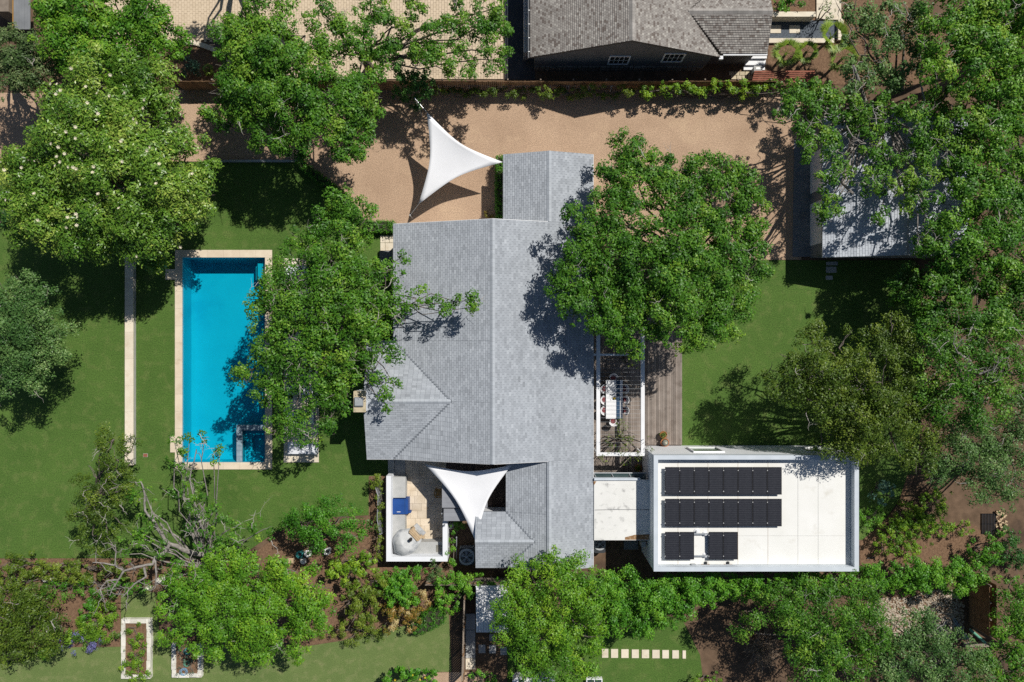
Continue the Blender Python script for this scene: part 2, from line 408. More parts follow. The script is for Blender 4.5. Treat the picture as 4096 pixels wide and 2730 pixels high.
# ------------------------------------------------------------------ material library
surf('soil', (.10, .065, .04), (.17, .11, .07), 1.5, .95, .5, 30, c3=(.06, .04, .028), s3=.3, fine=.35)
surf('mulch', (.13, .075, .045), (.24, .15, .09), 6, .95, .8, 45, fine=.5, fscale=28)
surf('lawn', (.060, .122, .020), (.085, .158, .028), .22, .9, .9, 40, c3=(.125, .172, .045), s3=1.3, f3=(.50, .76), fine=.5, fscale=12)
surf('lawn_dry', (.115, .170, .048), (.15, .205, .062), .4, .9, .9, 40, c3=(.20, .225, .09), s3=1.6, f3=(.5, .75), fine=.36, fscale=15)
surf('gravel', (.40, .275, .185), (.49, .345, .235), .35, .95, .9, 45, c3=(.55, .40, .265), s3=.25, f3=(.55, .75), fine=.42, fscale=14)
surf('dark_gravel', (.06, .075, .095), (.12, .14, .165), 9, .8, .8, 40, fine=.5, fscale=22)
surf('drive_dark', (.045, .05, .055), (.07, .075, .085), 1.2, .85, .3, 40, fine=.2)
surf('paver', (.52, .42, .30), (.60, .49, .36), 2.0, .9, .3, 40, rand=.14, fine=.12)
surf('paver_joint', (.12, .095, .07), (.16, .12, .09), 5, .95)
surf('limestone', (.66, .58, .45), (.74, .67, .54), 1.6, .8, .25, 30, rand=.06, c3=(.55, .45, .32), s3=.9, f3=(.58, .75), fine=.08)
surf('coping', (.62, .52, .39), (.72, .62, .48), 1.3, .8, .2, 30, rand=.05, c3=(.52, .41, .28), s3=.8, f3=(.58, .78), fine=.08)
surf('wall_face', (.38, .37, .35), (.46, .45, .42), 2, .85, .2, 25, fine=.1)
surf('concrete', (.36, .37, .36), (.46, .46, .45), 1.2, .85, .25, 25, rand=.06, c3=(.26, .27, .27), s3=.9, f3=(.55, .75), fine=.1)
surf('concrete_dark', (.17, .18, .19), (.23, .24, .25), 1.0, .85, .25, 25, c3=(.13, .13, .14), s3=.6, fine=.12)
surf('travertine', (.60, .50, .37), (.70, .60, .47), 1.8, .7, .15, 30, rand=.13, c3=(.48, .37, .25), s3=1.2, f3=(.56, .75), fine=.08)
surf('white_paint', (.74, .75, .76), (.80, .81, .82), 1.5, .6, .05, 20, rand=.02)
surf('white_wall', (.72, .74, .77), (.78, .80, .83), .8, .75, .08, 25, c3=(.62, .65, .69), s3=.5, f3=(.58, .8))
surf('white_roof', (.74, .74, .70), (.80, .80, .77), .5, .65, .06, 12, c3=(.62, .60, .54), s3=.8, f3=(.60, .82), fine=.03)
surf('flat_roof_stained', (.68, .68, .65), (.76, .76, .73), .7, .7, .08, 15, c3=(.34, .34, .33), s3=1.7, f3=(.56, .74), fine=.08)
surf('parapet_cap', (.50, .55, .60), (.58, .63, .68), 1.0, .55, .05, 20, fine=.04)
surf('stain_brown', (.20, .11, .05), (.34, .20, .10), 4, .8, 0, c3=(.5, .42, .3), s3=3)
tintmat('shingle_grey', [(0, (.25, .27, .295)), (.5, (.345, .372, .405)), (1, (.43, .46, .495))], patch=.08)
surf('underlay_grey', (.17, .19, .215), (.20, .22, .25), 3, .9)
surf('ridge_grey', (.355, .385, .42), (.40, .43, .465), 2, .85, rand=.06, fine=.08)
tintmat('shingle_brown', [(0, (.15, .125, .11)), (.45, (.255, .235, .215)), (.8, (.32, .30, .275)), (1, (.39, .37, .335))], patch=.06)
surf('underlay_brown', (.075, .065, .06), (.10, .09, .08), 3, .9)
surf('ridge_brown', (.27, .255, .235), (.34, .32, .30), 2, .85, rand=.15, fine=.1)
tintmat('shingle_pale', [(0, (.38, .41, .46)), (.5, (.50, .535, .585)), (1, (.60, .635, .68))], patch=.08)
surf('underlay_pale', (.25, .27, .30), (.29, .31, .34), 3, .9)
surf('siding_dark', (.12, .125, .132), (.145, .15, .158), 2, .7, .1, 8)
surf('stone_dark', (.16, .155, .135), (.26, .245, .21), 1.6, .9, .6, 12, c3=(.08, .09, .06), s3=1.5, rand=.2)
surf('stone_cream', (.48, .41, .28), (.58, .50, .36), 1.6, .9, .5, 12, rand=.15, c3=(.30, .26, .17), s3=2)
surf('glass_dark', (.02, .025, .03), (.03, .035, .04), 1, .06, spec=.6)
surf('glass_lawn_refl', (.05, .11, .05), (.07, .15, .06), 1, .08, spec=.6)  # the lawn's green reflection is put into the pane colour
surf('pane_glass', (.03, .05, .05), (.05, .08, .08), 1, .05, spec=.6)
surf('fence_wood', (.20, .115, .06), (.29, .18, .10), 3, .85, .2, 30, rand=.22, fine=.15)
surf('fence_grey', (.22, .18, .145), (.30, .25, .20), 3, .85, .2, 30, rand=.2, fine=.12)
surf('deck_wood', (.205, .170, .145), (.275, .235, .205), 1.5, .8, .2, 30, rand=.27, c3=(.15, .12, .10), s3=1.1, fine=.14)
surf('deck_dark', (.07, .05, .04), (.11, .08, .065), 2, .8, .2, 30, rand=.2)
surf('grey_boards', (.235, .245, .27), (.28, .29, .315), 1.2, .7, .1, 30, rand=.05)
surf('sail', (.80, .81, .83), (.84, .85, .87), .8, .75, .05, 6)
surf('steel', (.42, .44, .46), (.5, .52, .54), 3, .35, spec=.5, metal=.6)
surf('galv', (.36, .39, .41), (.45, .47, .49), 3, .5, spec=.4, metal=.3)
surf('black_metal', (.02, .02, .022), (.03, .03, .032), 3, .5)
surf('solar_cell', (.012, .013, .018), (.018, .019, .026), 6, .35, spec=.35)
surf('solar_line', (.085, .09, .105), (.10, .105, .12), 6, .5)
surf('solar_frame', (.02, .02, .022), (.03, .03, .032), 6, .4)
surf('clamp_metal', (.6, .6, .58), (.7, .7, .68), 6, .35, metal=.5)
surf('pool_plaster', (.20, .52, .66), (.27, .58, .71), .5, .7, 0, c3=(.16, .47, .62), s3=.25)
surf('pool_step', (.26, .46, .55), (.32, .51, .60), .8, .7)
surf('spa_tile', (.16, .24, .30), (.30, .38, .43), 2.5, .5, .15, 15, rand=.12)
surf('navy', (.025, .06, .115), (.03, .07, .13), 3, .7)
surf('blue_cover', (.012, .055, .22), (.018, .075, .28), 2, .55, .3, 5)
surf('terracotta', (.38, .15, .065), (.46, .19, .085), 4, .8, rand=.1)
surf('cactus', (.16, .17, .14), (.26, .26, .22), 25, .8, .6, 40)
surf('wood_yellow', (.36, .20, .055), (.44, .25, .07), 4, .6, rand=.1)
surf('rust_red', (.22, .075, .045), (.30, .11, .07), 3, .8, rand=.15)
surf('oven_clay', (.45, .46, .46), (.56, .57, .57), 2.2, .85, .5, 6, c3=(.26, .28, .30), s3=1.6, f3=(.5, .7), fine=.1)
surf('brick_tan', (.45, .33, .20), (.55, .42, .27), 5, .85, .3, 20, rand=.15)
surf('ac_case', (.35, .37, .38), (.40, .42, .43), 2, .55, rand=.05)
surf('ac_dark', (.035, .04, .045), (.05, .055, .06), 2, .6)
surf('corrugated', (.72, .73, .74), (.78, .79, .80), 1.2, .45, c3=(.55, .55, .55), s3=.9, f3=(.6, .8))
surf('bark', (.11, .09, .075), (.20, .175, .15), 6, .9, .5, 20)
surf('bark_pale', (.30, .28, .25), (.46, .43, .39), 6, .9, .3, 20)
surf('bark_grey', (.16, .145, .13), (.33, .305, .28), 5, .9, .5, 20)
surf('core_shade', (.03, .035, .018), (.05, .05, .03), 6, .95)  # near-black colour stands in for the shade inside a hedge
surf('dead_twig', (.30, .225, .16), (.42, .33, .25), 6, .9)
surf('petal', (.72, .64, .46), (.80, .74, .58), 8, .6)
surf('petal_yellow', (.75, .55, .02), (.80, .62, .05), 8, .6)
surf('river_rock', (.46, .38, .28), (.62, .55, .45), 3, .85, .2, 20, rand=.2, c3=(.33, .25, .18), s3=5, f3=(.5, .6))
surf('green_roll', (.10, .30, .20), (.14, .36, .25), 2, .6)
surf('hose_blue', (.18, .36, .55), (.22, .42, .60), 2, .5)
surf('hose_teal', (.05, .30, .30), (.08, .38, .36), 2, .5)
surf('cushion', (.66, .68, .72), (.72, .74, .78), 2, .85)
surf('plastic_grey', (.30, .33, .36), (.36, .39, .42), 2, .5)
surf('plastic_white', (.78, .78, .76), (.82, .82, .80), 2, .4)
surf('red_paint', (.35, .03, .025), (.42, .05, .04), 3, .5)
surf('seat_red', (.16, .04, .045), (.2, .05, .055), 3, .8)
G = lambda a, b, c, d: [(0, a), (.35, b), (.68, c), (1, d)]
leafmat('leaf_oak', G((.018, .066, .008), (.045, .145, .012), (.092, .232, .018), (.22, .36, .035)))
leafmat('leaf_bright', G((.022, .080, .009), (.058, .185, .014), (.12, .285, .020), (.27, .42, .04)))
leafmat('leaf_lime', G((.05, .13, .010), (.12, .25, .016), (.23, .38, .025), (.40, .50, .05)))
leafmat('leaf_magnolia', G((.024, .076, .010), (.075, .180, .017), (.150, .285, .030), (.36, .46, .08)), rough=.38, trans=.15, spec=.4)
leafmat('leaf_olive', G((.022, .052, .014), (.052, .105, .026), (.105, .17, .055), (.20, .25, .10)), rough=.5)
leafmat('leaf_yew', G((.024, .052, .006), (.060, .115, .011), (.12, .185, .018), (.22, .28, .035)))
leafmat('leaf_dusty', G((.026, .078, .018), (.062, .148, .034), (.118, .225, .058), (.25, .35, .12)), rough=.46)
leafmat('leaf_dark', G((.010, .046, .010), (.026, .098, .017), (.055, .165, .026), (.13, .27, .055)))
leafmat('leaf_pecan', G((.024, .088, .007), (.066, .195, .012), (.13, .295, .018), (.27, .43, .03)))
leafmat('leaf_hedge', G((.022, .090, .008), (.056, .195, .014), (.11, .295, .020), (.21, .41, .035)))
leafmat('leaf_agave', G((.03, .09, .06), (.07, .17, .11), (.13, .26, .18), (.24, .38, .26)), rough=.6)
leafmat('leaf_rust', G((.08, .09, .012), (.16, .15, .02), (.30, .16, .03), (.50, .42, .20)))
leafmat('leaf_palm', G((.05, .12, .015), (.12, .21, .02), (.22, .32, .035), (.36, .42, .06)))
leafmat('flower_blue', G((.03, .08, .02), (.06, .14, .03), (.12, .14, .28), (.22, .2, .5)))
def water_mat():
    m, nt, out = newmat('water')
    tr = nt.nodes.new('ShaderNodeBsdfTransparent'); tr.inputs[0].default_value = (.10, .80, .87, 1)
    gl = nt.nodes.new('ShaderNodeBsdfGlossy'); gl.inputs['Roughness'].default_value = .08
    fr = nt.nodes.new('ShaderNodeFresnel'); fr.inputs['IOR'].default_value = 1.33
    b = nt.nodes.new('ShaderNodeBump'); b.inputs['Strength'].default_value = .35; b.inputs['Distance'].default_value = .05
    nt.links.new(noise(nt, 4.5, 3, .6), b.inputs['Height']); nt.links.new(b.outputs[0], gl.inputs['Normal']); nt.links.new(b.outputs[0], fr.inputs['Normal'])
    mx = nt.nodes.new('ShaderNodeMixShader'); nt.links.new(fr.outputs[0], mx.inputs[0]); nt.links.new(tr.outputs[0], mx.inputs[1]); nt.links.new(gl.outputs[0], mx.inputs[2])
    nt.links.new(mx.outputs[0], out.inputs[0])
water_mat()
# ------------------------------------------------------------------ the setting: ground, lawns, drive
def pts(lst, z=0.0): return [P(u, v, z) for u, v in lst]
PU0, PU1, PV0, PV1 = 701, 1089, 1001, 1878          # outer edge of the pool coping in the photo
IU0, IU1, IV0, IV1 = 730, 1061, 1031, 1850          # inner edge
m = MB(); hx0, hx1, hy0, hy1 = X(PU0 + 12), X(PU1 - 12), Y(PV1 - 12), Y(PV0 + 12); S = 420
gx = [-S, hx0, hx1, S]; gy = [-S, hy0, hy1, S]
m.add([(x, y, -.02) for y in gy for x in gx], [(j * 4 + i, j * 4 + i + 1, j * 4 + i + 5, j * 4 + i + 4) for j in range(3) for i in range(3) if (i, j) != (1, 1)])
m.build('ground', 'soil', kind='structure')
vv = pts([(-900, 648), (895, 648), (895, PV0 + 8), (PU0 + 8, PV0 + 8), (PU0 + 8, PV1 - 8), (895, PV1 - 8), (895, 2233), (-900, 2236),
          (1195, 648), (1300, 720), (1400, 800), (1460, 885), (1500, 915), (1574, 920), (1574, 2060), (1470, 2062), (1300, 2070), (1100, 2130), (1000, 2200), (PU1 - 8, PV1 - 8), (PU1 - 8, PV0 + 8)])
m = MB().add(vv, [(0, 7, 6, 5, 4, 3, 2, 1), (1, 2, 20, 19, 5, 6, 18, 17, 16, 15, 14, 13, 12, 11, 10, 9, 8)])
m.build('lawn', 'lawn', kind='structure')
def sheet(name, mat, uv, z, **kw):
    return MB().sheet(pts(uv), z).build(name, mat, kind='structure', **kw)
sheet('lawn', 'lawn', [(2373, 1042), (3660, 1042), (3700, 1500), (3670, 1850), (3640, 1900), (3590, 2010), (3540, 2080), (3450, 2160), (3300, 2160), (3300, 1800), (2373, 1800)], 0)
sheet('lawn', 'lawn_dry', [(-900, 2592), (130, 2604), (300, 2590), (482, 2588), (484, 2375), (620, 2370), (640, 2560), (1000, 2600), (1200, 2590), (1389, 2561), (1498, 2530), (1639, 2499), (1795, 2452), (1806, 2688), (1700, 2690), (1690, 2900), (-900, 2900)], 0)
sheet('lawn', 'lawn', [(2030, 2500), (2380, 2490), (2480, 2520), (2560, 2500), (2650, 2460), (2730, 2480), (2800, 2620), (2810, 2700), (2720, 2760), (2700, 2900), (2030, 2900)], 0)
sheet('gravel_drive', 'gravel', [(-900, 372), (690, 372), (690, 360), (3205, 360), (3205, 1040), (2300, 1040), (2300, 900), (1574, 920), (1500, 912), (1460, 884), (1400, 799), (1300, 719), (1195, 647), (-900, 647)], .006)
sheet('mulch_bed', 'mulch', [(675, 190), (700, 175), (800, 178), (880, 210), (900, 330), (675, 330)], .012)
sheet('mulch_bed', 'mulch', [(-900, 2238), (480, 2234), (900, 2236), (900, 2300), (484, 2372), (480, 2588), (300, 2588), (130, 2600), (-900, 2588)], .004)
sheet('mulch_bed', 'mulch', [(1475, 1905), (1550, 1905), (1560, 2270), (1900, 2290), (1830, 2420), (1780, 2450), (1639, 2497), (1498, 2528), (1389, 2559), (1200, 2588), (1000, 2598), (800, 2500), (900, 2300), (1130, 2130), (1475, 2070)], .004)
sheet('dirt_patch', 'gravel', [(1690, 2692), (1812, 2690), (1930, 2690), (1960, 2900), (1680, 2900)], .004)
sheet('mulch_bed', 'mulch', [(3072, -60), (3640, -60), (3900, 300), (3650, 340), (3072, 340)], .004)
sheet('dirt_path', 'mulch', [(3630, 1900), (3660, 1900), (3620, 2010), (3570, 2080), (3900, 2100), (4000, 2200), (3900, 2260), (3440, 2260), (3440, 2170), (3530, 2100), (3590, 2020)], .008)
# drive border strips (thin pale kerb and metal edging at the lawn's north side)
MB().box(X(-900), X(205), Y(652), Y(641), -.02, .05).build('kerb', 'limestone', kind='structure')
m = MB().box(X(850), X(1196), Y(651), Y(642), -.02, .16); m.build('edging', 'steel', kind='structure')
# neighbour's paved court: joints first, then the pavers
court = thing('paved_court', 'beige paved forecourt beyond the wooden fence', 'paving', (X(1200), Y(160), 0)); court['kind'] = 'structure'
MB().sheet(pts([(380, -90), (2018, -90), (2018, 319), (900, 319), (880, 205), (800, 172), (690, 170), (560, 210), (380, 215)]), .01).build('bedding', 'paver_joint', court)
PW, PL = .215, .335; pav = []
x0, x1, y0, y1 = X(380), X(2017), Y(318), Y(-70); rr = random.Random(5); col_i = 0; x = x0
while x < x1 - PW * .5:
    y = y0 - (PL * .5 if col_i % 2 else 0)
    while y < y1:
        uu = 2048 + (x + PW / 2) / H * FPX; vq = 1365 - (y + PL / 2) / H * FPX
        if y > y0 - .2 and not (uu < 905 and vq > 165 + max(0, (560 - uu) * .1) and uu > 540) and not (uu < 560 and vq > 205): pav.append((x, max(y, y0), y + PL))
        y += PL
    x += PW; col_i += 1
def pv_show(p):       # open paving shows largest between the trees and the drive strip
    u = 2048 + p[0] / H * FPX; v = 1365 - p[1] / H * FPX
    return abs(u - 1840) + abs(v - 240) * 1.2 if 1560 < u else 2000 + abs(u - 1250) + abs(v - 120)
pav.sort(key=pv_show)
for (x, ya, yb) in pav[:300]: piece('paver', x + .008, x + PW - .008, ya + .008, yb - .008, .0, .045 + rr.uniform(-.004, .004), 'paver', court)
m = MB()
for (x, ya, yb) in pav[300:]: m.box(x + .008, x + PW - .008, ya + .008, yb - .008, .0, .045 + rr.uniform(-.004, .004))
m.build('pavers', 'paver', court, kind='stuff')
kb = MB(); arc = [(700, 176), (740, 170), (790, 176), (845, 196), (885, 215)]
for a, b in zip(arc[:-1], arc[1:]):
    pa, pb = P(*a), P(*b); d = (pb - pa); L = d.length
    piece('kerb_stone', (pa.x + pb.x) / 2 - L / 2 + .02, (pa.x + pb.x) / 2 + L / 2 - .02, (pa.y + pb.y) / 2 - .18, (pa.y + pb.y) / 2 + .18, 0, .14, 'limestone', court, rz=math.atan2(d.y, d.x))
for u0, u1 in ((2021, 2025), (2028, 2032)): piece('kerb_stone', X(u0), X(u1), Y(318), Y(-90), 0, .06, 'limestone', court)
sheet('side_drive', 'drive_dark', [(2013, -90), (2140, -90), (2140, 320), (2013, 320)], .008)

# ------------------------------------------------------------------ swimming pool
pool = thing('swimming_pool', 'long turquoise swimming pool with pale stone coping and corner spa', 'pool', (X(895), Y(1440), 0))
ix0, ix1, iy0, iy1 = X(IU0), X(IU1), Y(IV1), Y(IV0); D = -1.75
m = MB(); t = .25
# basin: a floor with a cove, and walls
m.add([(ix0, iy0, 0), (ix1, iy0, 0), (ix1, iy1, 0), (ix0, iy1, 0), (ix0, iy0, D + .3), (ix1, iy0, D + .3), (ix1, iy1, D + .3), (ix0, iy1, D + .3),
       (ix0 + .22, iy0 + .22, D), (ix1 - .22, iy0 + .22, D), (ix1 - .22, iy1 - .22, D), (ix0 + .22, iy1 - .22, D)],
      [(0, 4, 5, 1), (1, 5, 6, 2), (2, 6, 7, 3), (3, 7, 4, 0), (4, 8, 9, 5), (5, 9, 10, 6), (6, 10, 11, 7), (7, 11, 8, 4), (8, 11, 10, 9)])
m.build('basin', 'pool_plaster', pool)
bx = X(1036)
MB().box(bx, ix1 - .001, Y(1698), iy1 - .001, D + .02, -.62).build('bench', 'pool_step', pool)
for i, (a, zt) in enumerate(((1005, -.95), (1021, -.5))):
    MB().box(X(a), X(a + 16) - .004, Y(1116), Y(1052 if i else 1058), D + .02, zt).build('step', 'pool_step', pool)
MB().sheet([(ix0, iy0), (ix1, iy0), (ix1, iy1), (ix0, iy1)], -.12).build('water', 'water', pool)
MB().box(X(862), X(884), Y(1846), Y(1849), -.3, -.14).build('skimmer', 'plastic_white', pool)
# spa in the south-east corner: rim walls of slate tiles, seat, well, drain
sx0, sy1 = X(945), Y(1701)
spa = MB()
spa.box(sx0, ix1 - .002, sy1 - .42, sy1, D + .05, -.04); spa.box(sx0, sx0 + .44, iy0 + .002, sy1 - .421, D + .05, -.04)
spa.build('spa_wall', 'spa_tile', pool)
sw = pool.children[-1]
for i in range(4):
    for k in range(2):
        y = iy0 + .05 + i * .42
        piece('tile', sx0 + .015 + k * .215, sx0 + .205 + k * .215, y, y + .4, -.05, -.03 + .003 * ((i + k) % 2), 'spa_tile', sw)
for i in range(7): piece('tile', sx0 + .46 + i * .24, sx0 + .68 + i * .24, sy1 - .41, sy1 - .01, -.05, -.031, 'spa_tile', sw)
a0, a1, b0, b1 = sx0 + .46, ix1 - .01, iy0 + .01, sy1 - .44
w0, w1, c0, c1 = a0 + .55, a1 - .33, b0 + .55, b1 - .42
m = MB(); zs = -.55
m.box(a0, a1, c1, b1, D, zs); m.box(a0, a1, b0, c0, D, zs); m.box(a0, w0, c0, c1, D, zs); m.box(w1, a1, c0, c1, D, zs); m.box(w0, w1, c0, c1, D, -1.05)
m.build('spa_seat', 'pool_plaster', pool)
MB().lathe(((w0 + w1) / 2 + .15, (c0 + c1) / 2 + .1, -1.04), [(.0, .02), (.13, .02), (.15, .035), (.2, .03), (.22, 0)], 20).build('drain', 'plastic_white', pool)
# coping stones: each its own
cz0, cz1 = -.1, .06; ox0, ox1, oy0, oy1 = X(PU0), X(PU1), Y(PV1), Y(PV0)
cop = MB().box(ox0 + .05, ox0 + .06, oy0 + .05, oy1 - .05, -.2, -.1).build('coping', 'coping', pool)
n = 12
for i in range(n):
    y0_ = iy0 + (iy1 - iy0) * i / n; y1_ = iy0 + (iy1 - iy0) * (i + 1) / n
    piece('coping_stone', ox0, ix0 - .0, y0_ + .004, y1_ - .004, cz0, cz1, 'coping', cop)
    piece('coping_stone', ix1 + .0, ox1, y0_ + .004, y1_ - .004, cz0, cz1, 'coping', cop)
n = 6
for i in range(n):
    a = ox0 + (ox1 - ox0) * i / n; b = ox0 + (ox1 - ox0) * (i + 1) / n
    piece('coping_stone', a + .004, b - .004, iy1 + .002, oy1, cz0, cz1, 'coping', cop)
    piece('coping_stone', a + .004, b - .004, oy0, iy0 - .002, cz0, cz1, 'coping', cop)
piece('coping_stone', X(663), ox0 - .006, Y(1120), Y(1078), -.1, .055, 'coping', cop)
piece('coping_stone', X(682), ox0 - .006, Y(1810), Y(1744), -.1, .055, 'coping', cop)

# seat wall on the west lawn
wall = thing('seat_wall', 'low pale stone seat wall running along the west lawn beside the pool', 'wall', (X(520), Y(1440), 0))
wh = .45; wx0, wx1 = X(499, wh), X(532.5, wh); wy0, wy1 = Y(1862, wh), Y(1010, wh)
MB().box(wx0 + .03, wx1 - .03, wy0 + .02, wy1 - .02, -.05, wh - .09).build('wall', 'wall_face', wall)
n = 8
for i in range(n): piece('cap_stone', wx0, wx1, wy0 + (wy1 - wy0) * i / n + .003, wy0 + (wy1 - wy0) * (i + 1) / n - .003, wh - .09, wh, 'limestone', wall)
# ------------------------------------------------------------------ main house
rng = random.Random(21); SUNW = lambda r: min(1, max(0, r.gauss(.5, .15)))
ZE = 2.9; SL = .29
hw, he = X(1574, ZE), X(2373, ZE); hr = (hw + he) / 2; zr = ZE + SL * (he - hr)
yn, ys = Y(897, ZE), Y(1837, ZE)                      # gable ends of the main roof
wn_x = X(2014, ZE); wr = (wn_x + he) / 2; zwr = ZE + SL * (he - wr); ynn = Y(618, ZE); yss = Y(2271, ZE)
swx = X(2024, ZE); swr = wr
cgx = X(1467, ZE); half = 4.29; cga = hw + half; cgy = ys + half; zcg = ZE + SL * half
sgx = X(1902, ZE); sy0_ = yss; sy1_ = Y(2048, ZE); sgy = (sy0_ + sy1_) / 2; zsg = ZE + SL * (sy1_ - sgy); sga = swx + (sy1_ - sgy)
house = thing('main_house', 'large house with pale grey shingled cross-gable roof in the middle of the garden', 'house', ((hw + he) / 2, 0, 0))
zx = lambda x: ZE + SL * (he - x)                     # east slope height
zw = lambda x: ZE + SL * (x - hw)                     # west slope height
NS, EW = (0, 1, 0), (1, 0, 0)
planes = [
 ([(hr, ys, zr), (he, ys, ZE), (he, yn, ZE), (hr, yn, zr)], NS),
 ([(wr, yn, zwr), (he, yn, ZE), (he, ynn, ZE), (wr, ynn, zwr)], NS),
 ([(wr, yss, zwr), (he, yss, ZE), (he, ys, ZE), (wr, ys, zwr)], NS),
 ([(wn_x, yn, ZE), (wr, yn, zwr), (wr, ynn, zwr), (wn_x, ynn, ZE)], NS),
 ([(hw, 0.01, ZE), (hr, .01, zr), (hr, yn, zr), (hw, yn, ZE)], NS),
 ([(hw, .01, ZE), (cga, cgy, zcg), (hr, cgy, zr), (hr, .01, zr)], NS),
 ([(cga, cgy, zcg), (hw, ys, ZE), (hr, ys, zr), (hr, cgy, zr)], NS),
 ([(cgx, .01, ZE), (hw, .01, ZE), (cga, cgy, zcg), (cgx, cgy, zcg)], EW),
 ([(cgx, ys, ZE), (hw, ys, ZE), (cga, cgy, zcg), (cgx, cgy, zcg)], EW),
 ([(swx, sy1_, ZE), (swr, sy1_, ZE + SL * (swr - swx)), (swr, ys, ZE + SL * (swr - swx)), (swx, ys, ZE)], NS),
 ([(swx, sy1_, ZE), (sga, sgy, zsg), (swr, sgy, ZE + SL * (swr - swx)), (swr, sy1_, ZE + SL * (swr - swx))], NS),
 ([(sga, sgy, zsg), (swx, sy0_, ZE), (swr, sy0_, ZE + SL * (swr - swx)), (swr, sgy, ZE + SL * (swr - swx))], NS),
 ([(sgx, sy1_, ZE), (swx, sy1_, ZE), (sga, sgy, zsg), (sgx, sgy, zsg)], EW),
 ([(sgx, sy0_, ZE), (swx, sy0_, ZE), (sga, sgy, zsg), (sgx, sgy, zsg)], EW),
]
def roof_deck(owner, planes, mat, thick=.16):
    m = MB(); 
    for poly, e in planes:
        n = len(poly); p = [Vector(q) for q in poly]; c = (p[1] - p[0]).cross(p[2] - p[0])
        if c.z < 0: p = p[::-1]
        top = [(q.x, q.y, q.z) for q in p]; bot = [(q.x, q.y, q.z - thick) for q in p]
        m.add(top + bot, [tuple(range(n)), tuple(range(2 * n - 1, n - 1, -1))] + [(i, n + i, n + (i + 1) % n, (i + 1) % n) for i in range(n)])
    return m.build('roof', mat, owner)
roof = roof_deck(house, planes, 'underlay_grey')
tabs = []
for poly, e in planes: tabs += shingle_plane(poly, e, .345, .165, .018, rng, SUNW)
shingle_roof(house, roof, tabs, 'shingle_grey', .018, .014, (-3, 2), 300)
def ridge_caps(roof, a, b, w, slope, mat, step=.3, name='ridge_cap', flat=False):
    a, b = Vector(a), Vector(b); d = (b - a); L = d.length; d.normalize(); n = max(1, int(L / step)); s = Vector((-d.y, d.x, 0)).normalized()
    drop = slope * w
    v0 = [(-1, -drop), (0, .035), (1, -drop)]
    me = MB(); q = L / n - .006
    loc = [d * 0 + s * (k * w) + Vector((0, 0, h)) for k, h in v0]; loc2 = [p + d * q for p in loc]
    low = [Vector((p.x, p.y, p.z - .03)) for p in loc]; low2 = [p + d * q for p in low]
    vs_ = loc + loc2 + low + low2
    f = [(0, 1, 4, 3), (1, 2, 5, 4), (0, 6, 7, 1), (1, 7, 8, 2), (3, 4, 10, 9), (4, 5, 11, 10), (0, 3, 9, 6), (2, 8, 11, 5)]
    msh = bpy.data.meshes.new(name); msh.from_pydata([tuple(v) for v in vs_], [], f); msh.materials.append(MATS[mat])
    for i in range(n): link(name, msh, None, roof, loc=a + d * (L * i / n) + Vector((0, 0, .025)))
ridge_caps(roof, (hr, ys, zr), (hr, yn, zr), .17, SL, 'ridge_grey')
ridge_caps(roof, (wr, yn + .01, zwr), (wr, ynn, zwr), .17, SL, 'ridge_grey')
ridge_caps(roof, (swr, yss, zwr), (swr, ys - .01, zwr), .17, SL, 'ridge_grey')
ridge_caps(roof, (cgx, cgy, zcg), (cga, cgy, zcg), .17, SL, 'ridge_grey')
ridge_caps(roof, (sgx, sgy, zsg), (sga, sgy, zsg), .17, SL, 'ridge_grey')
for a, b in (((cga, cgy, zcg), (hw, ys, ZE)), ((cga, cgy, zcg), (hw, .01, ZE)), ((sga, sgy, zsg), (swx, sy1_, ZE)), ((sga, sgy, zsg), (swx, sy0_, ZE))):
    mv = MB().tube([Vector(a) + Vector((0, 0, .0)), Vector(b) + Vector((0, 0, .0))], .035, 6); mv.build('valley', 'underlay_grey', roof)
# drip edges / fascia
m = MB()
for (x0, x1, y0, y1) in ((hw - .03, hw - .002, 0.01, yn), (he + .002, he + .03, yss, ynn), (cgx, hw - .03, .012, .04), (cgx, hw, ys - .04, ys - .002), (sgx, swx, sy0_ - .03, sy0_ - .002), (wn_x - .03, wn_x - .002, yn, ynn)):
    MB().box(x0, x1, y0, y1, ZE - .2, ZE - .005).build('fascia', 'white_paint', house)
for (x, z1, xb, y) in ((hw, 0, hr, yn), (hr, 1, he, yn), (hw, 0, hr, ys), (hr, 1, he, ys)):
    za, zb = (ZE, zr) if not z1 else (zr, ZE); dy = .03 if y > 0 else -.03
    MB().add([(x, y + dy * .1, za - .18), (xb, y + dy * .1, zb - .18), (xb, y + dy * .1, zb - .01), (x, y + dy * .1, za - .01), (x, y + dy, za - .18), (xb, y + dy, zb - .18), (xb, y + dy, zb - .01), (x, y + dy, za - .01)],
             [(0, 1, 2, 3), (7, 6, 5, 4), (0, 4, 5, 1), (3, 2, 6, 7)]).build('bargeboard', 'white_paint', house)
